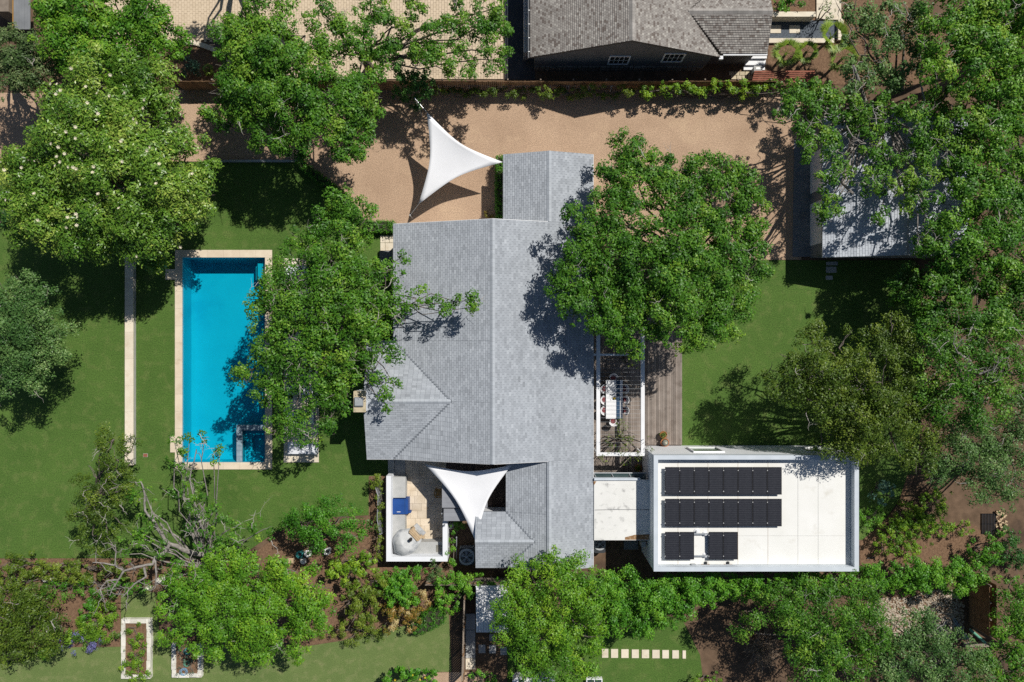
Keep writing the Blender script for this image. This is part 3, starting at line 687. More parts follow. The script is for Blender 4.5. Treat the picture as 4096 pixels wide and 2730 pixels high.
# walls
ov = .45
MB().box(hw + ov, he - ov, ys + .35, yn - .35, -.05, ZE - .17).build('wall', 'white_wall', house)
MB().box(wn_x + ov, he - ov - .01, yn - .4, ynn - .35, -.05, ZE - .17).build('wall', 'white_wall', house)
MB().box(swx + ov, he - ov - .01, yss + .35, ys + .4, -.05, ZE - .17).build('wall', 'white_wall', house)
MB().box(cgx + .45, hw + 1.0, ys + .36, -.45, -.05, ZE - .17).build('wall', 'white_wall', house)
MB().box(sgx + .4, swx + 1.0, sy0_ + .36, sy1_ - .36, -.05, ZE - .17).build('wall', 'white_wall', house)
for (x0, x1, y, z) in ((hw, he, ys + .36, zr), (hw, he, yn - .36, zr)):
    MB().add([(x0 + .4, y, ZE - .3), (x1 - .4, y, ZE - .3), (hr, y, z - .25), (x0 + .4, y + .02, ZE - .3), (x1 - .4, y + .02, ZE - .3), (hr, y + .02, z - .25)], [(0, 1, 2), (5, 4, 3), (0, 2, 5, 3), (1, 4, 5, 2)]).build('gable', 'white_wall', house)
# patio doors along the pool side and garden side
for y in (1.8, 4.2, 6.4):
    MB().box(hw + ov - .03, hw + ov - .005, y - .8, y + .8, .1, 2.25).build('patio_door', 'glass_dark', house)
for y in (-6.5, -3.5, -.5):
    MB().box(he - ov + .005, he - ov + .03, y - 1.0, y + 1.0, .1, 2.3).build('patio_door', 'glass_dark', house)
# chimney on the west gable
ch = MB(); cz = 5.0
c0, c1 = X(1417, cz), X(1462, cz); d0, d1 = Y(1647, cz), Y(1566, cz)
ch.box(c0, c1, d0, d1, 0, cz); chim = ch.build('chimney', 'white_wall', house)
MB().box(c0 - .04, c1 + .04, d0 - .04, d1 + .04, cz + .002, cz + .07).build('chimney_cap', 'stone_cream', chim)
MB().box(c0 + .06, c1 - .12, d0 + .38, d1 - .4, cz + .07, cz + .22).build('flue_cover', 'steel', chim)
MB().box(c0 + .1, c1 - .16, d0 + .44, d1 - .46, cz + .22, cz + .26).build('flue_cover', 'galv', chim)

# ------------------------------------------------------------------ flat link roof between the house and the white annex
lk = thing('link_building', 'low flat-roofed passage with stained white roof between house and annex', 'building', (X(2480), Y(2030), 0)); lz = 3.0
lx0, lx1, ly0, ly1 = he + .05, X(2602, lz), Y(2162, lz), Y(1921, lz)
MB().box(lx0, lx1, ly0, ly1, lz - .3, lz).build('roof', 'flat_roof_stained', lk)
MB().box(lx0, X(2561, lz + .12), ly1 + .002, Y(1914, lz + .12), lz - .28, lz + .12).build('parapet_cap', 'parapet_cap', lk)
MB().box(lx0 + .05, lx1 - .3, ly1 - .30, ly1 - .12, -.05, lz - .31).build('glass_wall', 'pane_glass', lk)
for i in range(5):
    x = lx0 + .1 + i * (lx1 - lx0 - .4) / 4; MB().box(x - .04, x + .04, ly1 - .12, ly1 - .04, 0, lz - .32).build('mullion', 'white_paint', lk)
MB().box(lx0 + .2, lx1 - .2, ly0 + .2, ly0 + .4, -.05, lz - .31).build('wall', 'white_wall', lk)
MB().tube([P(2380, 2041, lz + .015), P(2470, 2039, lz + .015), P(2600, 2040, lz + .015)], .018, 5).build('roof_seam', 'concrete_dark', lk)
MB().sheet([P(a, b, lz) for a, b in ((2374, 1926), (2386, 1926), (2376, 1942))], lz + .006).build('leaf_litter', 'stain_brown', lk, kind='stuff')
MB().sheet([P(a, b, lz) for a, b in ((2500, 2150), (2540, 2140), (2598, 2138), (2600, 2160), (2500, 2160))], lz + .006).build('rust_stain', 'stain_brown', lk, kind='stuff')
# glass screen in front of the passage
gs = thing('glass_canopy', 'narrow glazed canopy strip on metal bars beside the flat passage roof', 'canopy', (X(2480), Y(1905), 0)); gz = 2.6
for i in range(3):
    a, b = 2378 + i * 70, 2378 + i * 70 + 66
    MB().box(X(a, gz), X(b, gz), Y(1918, gz), Y(1894, gz), gz - .02, gz).build('pane', 'pane_glass', gs)
for u in (2376, 2446, 2516, 2586): MB().tube([P(u, 1894, gz + .03), P(u + 12, 1918, gz + .03)], .025, 5).build('bar', 'galv', gs)
MB().tube([P(2374, 1893, gz + .03), P(2588, 1893, gz + .03)], .035, 6).build('rail', 'galv', gs)
for u in (2378, 2584): MB().tube([P(u, 1895, 0) * (1) , Vector((P(u, 1895, gz).x, P(u, 1895, gz).y, gz))], .03, 6).build('post', 'galv', gs)

# ------------------------------------------------------------------ white annex with solar panels
AZ = 4.6; an = thing('white_annex', 'white flat-roofed annex with grey parapet carrying the solar panels', 'building', (X(3000), Y(2050), 0))
ax0, ax1, ay0, ay1 = X(2615, AZ), X(3436, AZ), Y(2287, AZ), Y(1822, AZ); RZ = AZ - .62; pw = .31
core = MB(); core.box(ax0 + .02, ax1 - .02, ay0 + .02, ay1 - .02, -.05, RZ)
core.build('wall', 'white_wall', an)
MB().box(ax0 + pw + .003, ax1 - pw - .003, ay0 + pw + .003, ay1 - pw - .003, RZ + .004, RZ + .03).build('roof', 'white_roof', an)
for (x0, x1, y0, y1) in ((ax0, ax1, ay0, ay0 + pw), (ax0, ax1, ay1 - pw, ay1), (ax0, ax0 + pw, ay0 + pw, ay1 - pw), (ax1 - pw, ax1, ay0 + pw, ay1 - pw)):
    MB().box(x0 + .012, x1 - .012, y0 + .012, y1 - .012, RZ + .001, AZ - .03).build('parapet', 'parapet_cap', an)
    MB().box(x0, x1, y0, y1, AZ - .03, AZ).build('parapet_cap', 'parapet_cap', an)
for (u0, u1, grn) in ((2768, 2880, 1), (3215, 3330, 1)):
    xa, xb = X(u0, 2.6), X(u1, 2.6); yy = ay1 - .02
    w_ = MB().box(xa, xb, yy + .003, yy + .03, 1.5, 3.3).build('window', 'glass_lawn_refl', an)
    for (p, q, r_, s_) in ((xa - .1, xb + .1, 3.3, 3.42), (xa - .1, xb + .1, 1.38, 1.5)): MB().box(p, q, yy + .002, yy + .12, r_, s_).build('frame', 'white_paint', w_)
    for p in (xa - .1, xb): MB().box(p, p + .1, yy + .002, yy + .12, 1.5, 3.3).build('frame', 'white_paint', w_)
for u in (2712, 2832, 2952, 3072, 3192, 3273): MB().tube([P(u, 1846, RZ + .035), P(u, 2262, RZ + .035)], .008, 4).build('roof_seam', 'stain_brown' if u < 3100 else 'concrete', an)
MB().tube([P(2952, 2144, RZ + .035), P(3390, 2144, RZ + .035)], .008, 4).build('roof_seam', 'concrete', an)
MB().box(X(3214, RZ), X(3236, RZ), ay0 - .2, ay0 - .01, RZ - .3, RZ - .1).build('scupper', 'white_paint', an)
MB().box(X(2566, 2.4), X(2583, 2.4), Y(2190, 2.4), Y(2168, 2.4), 1.6, 2.4).build('meter_box', 'concrete', an)
for u, v, zt in ((2786, 2125, .22), (2820, 2135, .25), (2820, 2222, .25)):
    c = P(u, v, RZ + .03); MB().lathe((c.x, c.y, RZ + .032), [(.2, .0), (.19, .03), (.09, .06), (.07, .09), (.07, zt), (.0, zt)], 16).build('roof_vent', 'white_paint', an)
rc_ = thing('roof_conduit', 'grey electrical conduit on blocks along the annex parapet', 'conduit', P(2860, 2260, RZ + .03))
MB().tube([P(2778, 2262, RZ + .18), P(2942, 2260, RZ + .18)], .03, 6).build('pipe', 'galv', rc_)
MB().box(X(2762, RZ), X(2780, RZ), Y(2268, RZ), Y(2254, RZ), RZ + .03, RZ + .3).build('junction_box', 'galv', rc_)
for u in (2822, 2911):
    MB().box(X(u - 4, RZ), X(u + 4, RZ), Y(2266, RZ), Y(2246, RZ), RZ + .03, RZ + .16).build('block', 'black_metal', rc_)
    MB().sheet([P(u + a, 2262 + b, RZ) for a, b in ((-24, 2), (-15, -6), (0, -4), (14, -6), (25, 0), (10, 5), (-10, 5))], RZ + .037).build('rust_stain', 'stain_brown', rc_, kind='stuff')
# solar panels: frame, cells with busbar lines, clamps; every panel a thing
PZ = RZ + .36
def make_panel_meshes(w, h):
    f = MB(); e = .03
    f.box(-w / 2, w / 2, -h / 2, -h / 2 + e, -.035, .004); f.box(-w / 2, w / 2, h / 2 - e, h / 2, -.035, .004); f.box(-w / 2, -w / 2 + e, -h / 2 + e, h / 2 - e, -.035, .004); f.box(w / 2 - e, w / 2, -h / 2 + e, h / 2 - e, -.035, .004)
    g = MB().box(-w / 2 + e, w / 2 - e, -h / 2 + e, h / 2 - e, -.03, -.002)
    l = MB(); n = 12
    for i in range(1, n): x = -w / 2 + e + (w - 2 * e) * i / n; l.box(x - .005, x + .005, -h / 2 + e, h / 2 - e, -.001, .0006)
    for i in range(1, 12): y = -h / 2 + e + (h - 2 * e) * i / 12; l.box(-w / 2 + e, w / 2 - e, y - .003, y + .003, -.001, .001)
    c = MB().box(-.03, .03, -.035, .035, -.01, .02)
    r_ = MB().box(-.03, .03, -.03, .03, -.36, -.036)
    out = []
    for nm, q, mt in (('frame', f, 'solar_frame'), ('cell_sheet', g, 'solar_cell'), ('cell_grid', l, 'solar_line'), ('clamp', c, 'clamp_metal'), ('foot', r_, 'galv')):
        me = bpy.data.meshes.new(nm); me.from_pydata(q.v, [], q.f); me.materials.append(MATS[mt]); out.append((nm, me))
    return out
pwid = 58.45 * (H - PZ) / FPX - .018; phei = 110.0 * (H - PZ) / FPX
PM = make_panel_meshes(pwid, phei)
def panel(u, v, label):
    c = P(u, v, PZ); t = thing('solar_panel', label, 'solar panel', c, 'solar panels on the annex roof')
    for nm, me in PM:
        if nm == 'clamp':
            for dx, dy in ((-pwid / 2, phei * .38), (-pwid / 2, -phei * .38)): link('clamp', me, None, t, loc=c + Vector((dx, dy, .003)))
        elif nm == 'foot':
            for dx, dy in ((-.35, .7), (.35, .7), (-.35, -.7), (.35, -.7)): link('foot', me, None, t, loc=c + Vector((dx, dy, .0)))
        else: link(nm, me, None, t, kind='stuff' if nm == 'cell_grid' else None)
for r_, (v, nm) in enumerate(((1924.5, 'north'), (2051.5, 'middle'))):
    for i in range(8):
        panel(2660 + 29.2 + i * 58.45, v, f'black solar panel, {ORD[i]} from the passage end of the {nm} row')
panel(2660 + 29.2, 2184, 'black solar panel in the short south row nearest the passage')
panel(2660 + 87.7, 2184, 'black solar panel beside the bare rails in the south row')
panel(2835 + 29.2, 2184, 'black solar panel just east of the rail gap in the south row')
panel(2835 + 87.7, 2184, 'black solar panel at the far east end of the short south row')
for v in (2138, 2226):
    t = thing('mounting_rail', 'bare metal mounting rail bridging the gap in the south panel row, ' + ('upper one' if v < 2200 else 'lower one'), 'rail', P(2805, v, PZ - .1), 'bare panel rails')
    MB().box(X(2774, PZ), X(2834, PZ), Y(v, PZ) - .04, Y(v, PZ) + .04, PZ - .12, PZ - .06).build('rail', 'galv', t)
    MB().box(X(2818, PZ), X(2823, PZ), Y(v, PZ) - .03, Y(v, PZ) + .03, RZ + .03, PZ - .121).build('foot', 'galv', t)

# ------------------------------------------------------------------ garage under the oaks
gz_, gs_ = 2.7, .25; gx0 = X(3290, gz_); grx = gx0 + 5.35; gx1 = grx + 5.35; gy0, gy1 = Y(1031, gz_), Y(505, gz_) + .7; gzr = gz_ + gs_ * 5.35
gar = thing('garage', 'pale shingled gable garage half hidden beneath the oaks', 'garage', (grx, (gy0 + gy1) / 2, 0))
gp = [([(gx0, gy0, gz_), (grx, gy0, gzr), (grx, gy1, gzr), (gx0, gy1, gz_)], NS), ([(grx, gy0, gzr), (gx1, gy0, gz_), (gx1, gy1, gz_), (grx, gy1, gzr)], NS)]
gro = roof_deck(gar, gp, 'underlay_pale'); tabs = []
for poly, e in gp: tabs += shingle_plane(poly, e, .36, .19, .018, rng, SUNW)
shingle_roof(gar, gro, tabs, 'shingle_pale', .018, .014, (gx0 + 3.5, gy0 + 3), 300)
ridge_caps(gro, (grx, gy0, gzr), (grx, gy1, gzr), .17, gs_, 'ridge_grey')
MB().box(gx0 + .3, gx1 - .3, gy0 + .3, gy1 - .3, -.05, gz_ - .17).build('wall', 'concrete_dark', gar)
MB().box(gx0 + .27, gx0 + .299, gy0 + 1.2, gy0 + 4.4, .02, 2.2).build('garage_door', 'white_paint', gar)
MB().box(gx0 + .27, gx0 + .299, gy0 + 5.2, gy0 + 8.2, .02, 2.2).build('garage_door', 'white_paint', gar)
sheet('garage_apron', 'concrete_dark', [(3170, 1028), (3176, 560), (3275, 560), (3275, 1028)], .03)
for i, (u0, u1, v0, v1) in enumerate(((3304, 3350, 1048, 1062), (3304, 3345, 1068, 1092), (3303, 3330, 1104, 1120))):
    t = piece('stepping_stone', X(u0), X(u1), Y(v1), Y(v0), 0, .04, 'concrete', label='shaded grey stepping stone behind the garage, ' + ['closest to its wall', 'middle of three', 'farthest from its wall'][i], cat='paving stone', group='garage stepping stones')

# ------------------------------------------------------------------ neighbour's house
nz = 3.0; nx0, nx1 = X(2122, nz), X(2883, nz); nrx = (nx0 + nx1) / 2; nsl = .40; nzr = nz + nsl * (nrx - nx0); ny = Y(230, nz); nyt = ny + 12
nh = thing('neighbour_house', 'dark grey house with brown asphalt shingle roof beyond the fence', 'house', (nrx, ny + 5, 0))
cz_ = 4.05; cy = Y(45, cz_); cex = X(3070, nz); cax = nrx + (nzr - cz_) / nsl; cye = cy - (cz_ - nz) / .41; cyn = cy + (cy - cye)
npl = [([(nx0, ny, nz), (nrx, ny, nzr), (nrx, nyt, nzr), (nx0, nyt, nz)], NS),
       ([(nrx, ny, nzr), (nx1, ny, nz), (cax, cy, cz_), (nrx, cy, nzr)], NS),
       ([(nrx, cy, nzr), (cax, cy, cz_), (nx1, cyn, nz), (nx1, nyt, nz), (nrx, nyt, nzr)], NS),
       ([(nx1, cye, nz), (cex, cye, nz), (cex, cy, cz_), (cax, cy, cz_)], EW),
       ([(nx1, cyn, nz), (cex, cyn, nz), (cex, cy, cz_), (cax, cy, cz_)], EW)]
nro = roof_deck(nh, npl, 'underlay_brown', .2); tabs = []
BR = lambda r: r.choice((.05, .3, .45, .5, .55, .6, .65, .8, .95)) + r.uniform(-.05, .05)
for poly, e in npl:
    vis = poly
    tabs += shingle_plane(vis, e, .19, .15, .03, rng, BR)
tabs = [t for t in tabs if (t[0] + t[1] * t[4] + t[2] * t[6]).y < 27.5]
shingle_roof(nh, nro, tabs, 'shingle_brown', .032, .012, (10, 20), 300)
ridge_caps(nro, (nrx, ny, nzr), (nrx, ny + 7, nzr), .22, nsl, 'ridge_brown', .25)
ridge_caps(nro, (cax, cy, cz_), (cex, cy, cz_), .22, .41, 'ridge_brown', .35)
wy = ny + .25
MB().box(nx0 + .35, nx1 - .5, wy, nyt - .5, .85, nz - .21).build('wall', 'siding_dark', nh)
MB().add([(nx0 + .35, wy + .001, nz - .2), (nx1 - .5, wy + .001, nz - .2), (nrx, wy + .001, nzr - .25), (nx0 + .35, wy + .2, nz - .2), (nx1 - .5, wy + .2, nz - .2), (nrx, wy + .2, nzr - .25)], [(0, 1, 2), (5, 4, 3), (0, 2, 5, 3), (1, 4, 5, 2)]).build('gable', 'siding_dark', nh)
MB().box(nx1 - .49, cex - .5, cye + .45, cyn - .4, -.05, nz - .21).build('wall', 'siding_dark', nh)
base = MB().box(nx0 + .37, nx1 - .52, wy + .05, nyt - .6, -.05, .845).build('foundation', 'stone_dark', nh)
xx = nx0 + .36; q = 0
while xx < nx1 - .9:
    w_ = rng.uniform(.28, .55); zz = 0
    for j in range(2):
        hgt = rng.uniform(.36, .42); piece('stone', xx + .02, xx + w_ - .02, wy - .06 - rng.uniform(0, .05), wy + .06, zz + .015, zz + hgt - .015, 'stone_dark', base); zz += hgt
    xx += w_
for (u, zb_, zt) in ((2476, 1.3, 2.6), (2688, 1.75, 3.05)):
    xm = X(u, 2.0); hw_ = .68
    w_ = MB().box(xm - hw_, xm + hw_, wy - .03, wy - .004, zb_, zt).build('window', 'glass_dark', nh)
    for (a, b, c, d) in ((xm - hw_ - .1, xm + hw_ + .1, zt, zt + .1), (xm - hw_ - .1, xm + hw_ + .1, zb_ - .1, zb_)): MB().box(a, b, wy - .07, wy - .003, c, d).build('frame', 'white_paint', w_)
    for a in (xm - hw_ - .1, xm + hw_): MB().box(a, a + .1, wy - .07, wy - .003, zb_, zt).build('frame', 'white_paint', w_)
    for k in range(1, 4): MB().box(xm - hw_ + 2 * hw_ * k / 4 - .018, xm - hw_ + 2 * hw_ * k / 4 + .018, wy - .045, wy - .031, zb_, zt).build('muntin', 'white_paint', w_)
    MB().box(xm - hw_, xm + hw_, wy - .048, wy - .046, (zb_ + zt) / 2 - .02, (zb_ + zt) / 2 + .02).build('muntin', 'white_paint', w_)
gut = MB().box(nx0 - .15, nx0 - .02, ny - .02, nyt, nz - .16, nz - .03).build('gutter', 'black_metal', nh)
for i in range(6): MB().box(nx0 - .16, nx0 - .01, ny + .4 + i * 1.0, ny + .45 + i * 1.0, nz - .03, nz - .01).build('bracket', 'plastic_white', gut)
MB().box(nx0 - .165, nx0 - .15, ny - .02, nyt, nz - .17, nz - .02).build('gutter_lip', 'steel', gut)
gut2 = MB().box(nx1 + .2, cex, cye - .13, cye - .01, nz - .16, nz - .03).build('gutter', 'white_paint', nh)
MB().box(X(2883, nz) - .1, X(2893, nz), ny - .12, ny + .12, nz - .22, nz - .02).build('gutter_end', 'white_paint', nh)
for i in range(3):
    z0_ = 1.9; u = 2097 + i * 7.5
    t = thing('white_pipe', 'long white pipe beside the brown shingle roof, ' + ['farthest from the eave', 'middle of three', 'closest to the eave'][i], 'pipe', P(u, 100, z0_), 'white pipes by the eave')
    MB().tube([P(u, 209, z0_), P(u, 100, z0_), P(u, -60, z0_)], .04, 8).build('tube', 'white_paint', t)
    MB().box(X(u, z0_) - .03, X(u, z0_) + .03, Y(196, z0_) - .05, Y(196, z0_) + .05, 0, z0_ - .04).build('stand', 'white_paint', t)
    MB().box(X(u, z0_) - .03, X(u, z0_) + .03, Y(60, z0_) - .05, Y(60, z0_) + .05, 0, z0_ - .04).build('stand', 'white_paint', t)
# ------------------------------------------------------------------ deck, pergola, dining set
deck = thing('timber_deck', 'weathered grey-brown timber deck of long boards beside the house', 'deck', (X(2550), Y(1540), 0))
dz = .16; u = 2374.0; rr = random.Random(11)
MB().box(X(2374), X(2724), Y(1888), Y(1252), -.02, .09).build('joist_bed', 'deck_dark', deck)
pwid_px = 8.6
while u < 2724:
    y_cuts = [1890, 1778] if u < 2600 else [1780]
    v0 = 1250.0; bot = 1890 if u < 2560 else 1779; cut = rr.choice((bot, 1450, 1560, 1640, 1380))
    for a, b in ([(v0, bot)] if cut == bot else [(v0, cut), (cut, bot)]):
        piece('plank', X(u) + .006, X(u + pwid_px) - .006, Y(b) + .004, Y(a) - .004, .1, dz + rr.uniform(-.003, .003), 'deck_wood', deck)
    u += pwid_px
per = thing('pergola', 'white pergola frame with thin wires above the dining table', 'pergola', (X(2480), Y(1560), 0)); pz = 2.75
pl, pr = X(2386, pz), X(2579, pz); bw = .27
def beam(x0, x1, y0, y1, z0=pz - .2, z1=pz): return MB().box(x0, x1, y0, y1, z0, z1).build('beam', 'white_paint', per)
yb, yt = Y(1825, pz), Y(1262, pz)
beam(pl, pl + bw, yb, yt); beam(pr - bw, pr, yb, yt); beam(pl + bw, pr - bw, yb, yb + .25); beam(pl + bw, pr - bw, Y(1424, pz), Y(1416, pz)); beam(pl + bw, pr - bw, yt - .25, yt)
MB().box(he + .04, pl, Y(1424, pz), Y(1416, pz), pz - .15, pz - .03).build('beam', 'white_paint', per)
for x in (pl + .13, pr - .13):
    for y in (yb + .13, Y(1420, pz), yt - .13): MB().box(x - .06, x + .06, y - .06, y + .06, 0, pz - .2).build('post', 'white_paint', per)
v = 1440
while v < 1800:
    MB().tube([(pl + bw, Y(v, pz), pz - .04), (pr - bw, Y(v, pz), pz - .04)], .0055, 5).build('wire', 'galv', per); v += 16.6
tz = .76
tb = thing('dining_table', 'long white dining table on the deck under the pergola', 'table', P(2458, 1598, 0) + Vector((0, 0, dz)))
tx0, tx1, ty0, ty1 = X(2424, tz), X(2491, tz), Y(1676, tz), Y(1521, tz)
for i in range(9): piece('table_board', tx0, tx1, ty0 + (ty1 - ty0) * i / 9 + .002, ty0 + (ty1 - ty0) * (i + 1) / 9 - .002, tz - .05, tz, 'white_paint', tb)
for x in (tx0 + .12, tx1 - .12):
    for y in (ty0 + .15, ty1 - .15): MB().box(x - .04, x + .04, y - .04, y + .04, dz, tz - .05).build('leg', 'white_paint', tb)
rn = thing('table_runner', 'dark navy runner laid along the white dining table', 'runner', P(2472, 1598, tz))
MB().box(X(2465, tz), X(2480, tz), ty0 + .005, ty1 - .005, tz + .003, tz + .010).build('cloth', 'navy', rn)
tr_ = thing('candle_tray', 'small dark tray of yellow candles on the dining table', 'tray', P(2458, 1594, tz))
c = P(2458, 1594, tz); MB().box(c.x - .13, c.x + .13, c.y - .1, c.y + .1, tz + .003, tz + .05).build('tray', 'black_metal', tr_)
for dx, dy in ((-.06, .03), (.05, .04), (0, -.05)): MB().lathe((c.x + dx, c.y + dy, tz + .05), [(.03, 0), (.03, .07), (0, .07)], 10).build('candle', 'petal_yellow', tr_)
def chair_shell(name, label, u, v, ang):
    """white basket armchair: curved slatted back, round seat, cushion, legs; ang = direction the back faces"""
    c = P(u, v, .5); t = thing(name, label, 'chair', Vector((c.x, c.y, dz)), 'white basket chairs round the table')
    c = Vector((c.x, c.y, 0)); a0, a1 = ang - 1.35, ang + 1.35
    MB().lathe((c.x, c.y, dz + .40), [(0, .05), (.22, .05), (.25, .03), (.25, 0), (0, 0)], 18).build('seat', 'white_paint', t)
    MB().lathe((c.x, c.y, dz + .451), [(0, .04), (.19, .035), (.21, 0)], 16).build('cushion', 'seat_red', t)
    MB().lathe((c.x, c.y, dz + .45), [(.25, .0), (.29, .17), (.33, .36), (.37, .38), (.36, .34), (.31, .17), (.27, 0)], 18, a0, a1).build('backrest', 'white_paint', t)
    for k in range(4):
        q = ang + math.pi / 4 + k * math.pi / 2
        MB().tube([(c.x + math.cos(q) * .18, c.y + math.sin(q) * .18, dz + .41), (c.x + math.cos(q) * .24, c.y + math.sin(q) * .24, dz)], .018, 6).build('leg', 'white_paint', t)
for i, v in enumerate((1556, 1599, 1641)):
    w_ = ['north', 'middle', 'south'][i]
    chair_shell('basket_chair', f'white basket chair on the house side of the table, {w_} of three', 2418, v, math.pi)
    chair_shell('basket_chair', f'white basket chair on the lawn side of the table, {w_} of three', 2494, v, 0)
chair_shell('basket_chair', 'white basket chair at the shaded north head of the table', 2452, 1513, math.pi / 2)
chair_shell('basket_chair', 'white basket chair at the south head of the table by the vine', 2452, 1684, -math.pi / 2)
def pot(name, label, u, v, r, h, kind):
    c = P(u, v, .4); t = thing(name, label, 'plant pot', Vector((c.x, c.y, dz)))
    MB().lathe((c.x, c.y, dz), [(0, 0), (r * .7, 0), (r * .92, h * .8), (r * 1.05, h * .8), (r * 1.05, h), (r * .9, h), (r * .85, h * .85), (0, h * .83)], 24).build('pot', 'terracotta', t, smooth=False)
    if kind == 'cactus':
        MB().lathe((c.x, c.y, dz + h * .8), [(r * .55, 0), (r * .78, r * .3), (r * .72, r * .7), (r * .4, r * 1.0), (0, r * 1.05)], 20).build('cactus', 'cactus', t, smooth=True)
        MB().lathe((c.x + .02, c.y, dz + h * .8 + r * 1.05), [(.06, 0), (.04, .03), (0, .03)], 10).build('bud', 'petal', t)
    else:
        rg = np.random.default_rng(3); n = 26; C = np.column_stack([c.x + rg.normal(size=n) * r * .4, c.y + rg.normal(size=n) * r * .4, dz + h + rg.random(n) * .15])
        V, ti = leaves_at(C, np.full(n, .14), 90, .09, rg, np.full(n, .55)); link('foliage', quads_mesh('foliage', V - np.array(t.location), ti), 'leaf_yew', t)
pot('terracotta_pot', 'terracotta pot with a small leafy plant on the deck', 2652, 1739, .27, .42, 'leaf')
pot('terracotta_pot', 'larger terracotta pot holding a round grey cactus by the annex wall', 2658, 1770, .31, .42, 'cactus')
pot('terracotta_pot', 'shaded terracotta pot under the vine near the annex corner', 2552, 1872, .26, .4, 'leaf')

# ------------------------------------------------------------------ shade sails
def sail(name, label, A, B, C_, sag, pull, anchors):
    A, B, C_ = Vector(A), Vector(B), Vector(C_); t = thing(name, label, 'shade sail', Vector(((A.x + B.x + C_.x) / 3, (A.y + B.y + C_.y) / 3, 0)))
    n = 18; idx = {}; v = []; f = []
    ctr = (A + B + C_) / 3
    for i in range(n + 1):
        for j in range(n + 1 - i):
            k = n - i - j; a, b, c = i / n, j / n, k / n; p = A * a + B * b + C_ * c
            w = 4 * (a * b + b * c + c * a) - 0; e = (a * b * (1 - c) ** 2 + b * c * (1 - a) ** 2 + c * a * (1 - b) ** 2) * 4
            p = p + (ctr - p) * pull * e; p.z -= sag * 9 * a * b * c * 3
            idx[(i, j)] = len(v); v.append(p)
    for i in range(n):
        for j in range(n - i):
            f.append((idx[(i, j)], idx[(i + 1, j)], idx[(i, j + 1)]))
            if j < n - i - 1: f.append((idx[(i + 1, j)], idx[(i + 1, j + 1)], idx[(i, j + 1)]))
    m = MB(); m.add(v, f); o = m.build('cloth', 'sail', t, smooth=True)
    s = o.modifiers.new('thick', 'SOLIDIFY'); s.thickness = .012
    for p, q, col in zip((A, B, C_), anchors, range(3)):
        MB().tube([p, Vector(q)], .018, 6).build('tie', 'steel', t)
    return t
A1 = P(1707, 449, 3.4); B1 = P(2011, 649, 2.85); C1 = P(1674, 818, 1.9)
sail('shade_sail', 'white triangular shade sail above the gravel drive', A1, B1, C1, .12, .27, (P(1660, 395, 3.7), B1 + Vector((.25, 0, .02)), Vector((P(1640, 862, 1.2).x, P(1640, 862, 1.2).y, 1.2))))
m = thing('sail_post', 'slim steel post holding the outer corner of the drive shade sail', 'post', (P(1660, 395, 3.7).x, P(1660, 395, 3.7).y, 0))
q = P(1660, 395, 3.7); MB().tube([(q.x, q.y, -.1), (q.x, q.y, 3.75)], .05, 8).build('pole', 'galv', m); MB().lathe((q.x, q.y, 3.75), [(.06, 0), (.06, .03), (0, .04)], 8).build('finial', 'galv', m)
q = Vector((P(1640, 862, 1.2).x, P(1640, 862, 1.2).y, 0)); m = thing('anchor_post', 'short steel post tying down the low corner of the drive sail', 'post', q)
MB().tube([q + Vector((0, 0, -.1)), q + Vector((0, 0, 1.25))], .04, 8).build('pole', 'galv', m); MB().lathe((q.x, q.y, 1.25), [(.05, 0), (.05, .02), (0, .03)], 8).build('finial', 'galv', m)
A2 = P(1700, 1858, 2.75); B2 = P(2046, 1862, 3.3); C2 = P(1903, 2168, 3.0)
sail('shade_sail', 'white triangular shade sail stretched over the walled courtyard', A2, B2, C2, .12, .25, (A2 + Vector((-.12, .15, 0)), B2 + Vector((.05, .2, 0)), C2 + Vector((.02, -.15, -.03))))

# ------------------------------------------------------------------ walled courtyard with outdoor kitchen
cw = thing('courtyard_wall', 'white rendered courtyard wall around the outdoor kitchen', 'wall', (X(1670), Y(2080), 0)); wz = 1.65
x0, x1, y0, y1 = X(1545, wz), X(1790, wz), Y(2247, wz), Y(1905, wz); th = .36
MB().box(x0, x0 + th, y0, y1, -.05, wz).build('wall', 'white_wall', cw)
MB().box(x0 + th, x1, y0, y0 + th, -.05, wz).build('wall', 'white_wall', cw)
MB().box(x1 - th, x1, y0 + th, Y(2086, wz), -.05, wz).build('wall', 'white_wall', cw)
MB().box(x1 - th + .03, x1 - .03, Y(2086, wz), Y(2066, wz), -.05, wz - .25).build('pier', 'white_wall', cw)
sp = thing('patio_step', 'grey stone strip beside the house wall north of the courtyard', 'paving', (X(1565), Y(1870), 0))
piece('slab', X(1554), X(1578), Y(1905), Y(1835), 0, .2, 'concrete', sp); piece('slab', X(1579), X(1622), Y(1905), Y(1835), 0, .12, 'concrete', sp)
patio = thing('courtyard_patio', 'cream travertine slabs paving the walled courtyard', 'paving', (X(1700), Y(2000), 0)); patio['kind'] = 'structure'
MB().sheet(pts([(1560, 1838), (2030, 1838), (2030, 2050), (1790, 2060), (1790, 2240), (1560, 2240)]), .03).build('bedding', 'paver_joint', patio)
rr = random.Random(3); yv = 1840.0
while yv < 2180:
    hrow = rr.choice((20, 24, 30)); uu = 1622.0
    while uu < 1785:
        w_ = rr.choice((20, 28, 36, 40)); w_ = min(w_, 1785 - uu)
        if w_ > 5: piece('slab', X(uu) + .006, X(uu + w_) - .006, Y(yv + hrow) + .006, Y(yv) - .006, .02, .06, 'travertine', patio)
        uu += w_
    yv += hrow
for i in range(9): piece('slab', X(1786) + .006 + i * .5, X(1786) + .5 + i * .5 - .006, Y(2045), Y(1842), .02, .058, 'deck_dark', patio)  # brown porch boards, with the shadow over them put into their colour
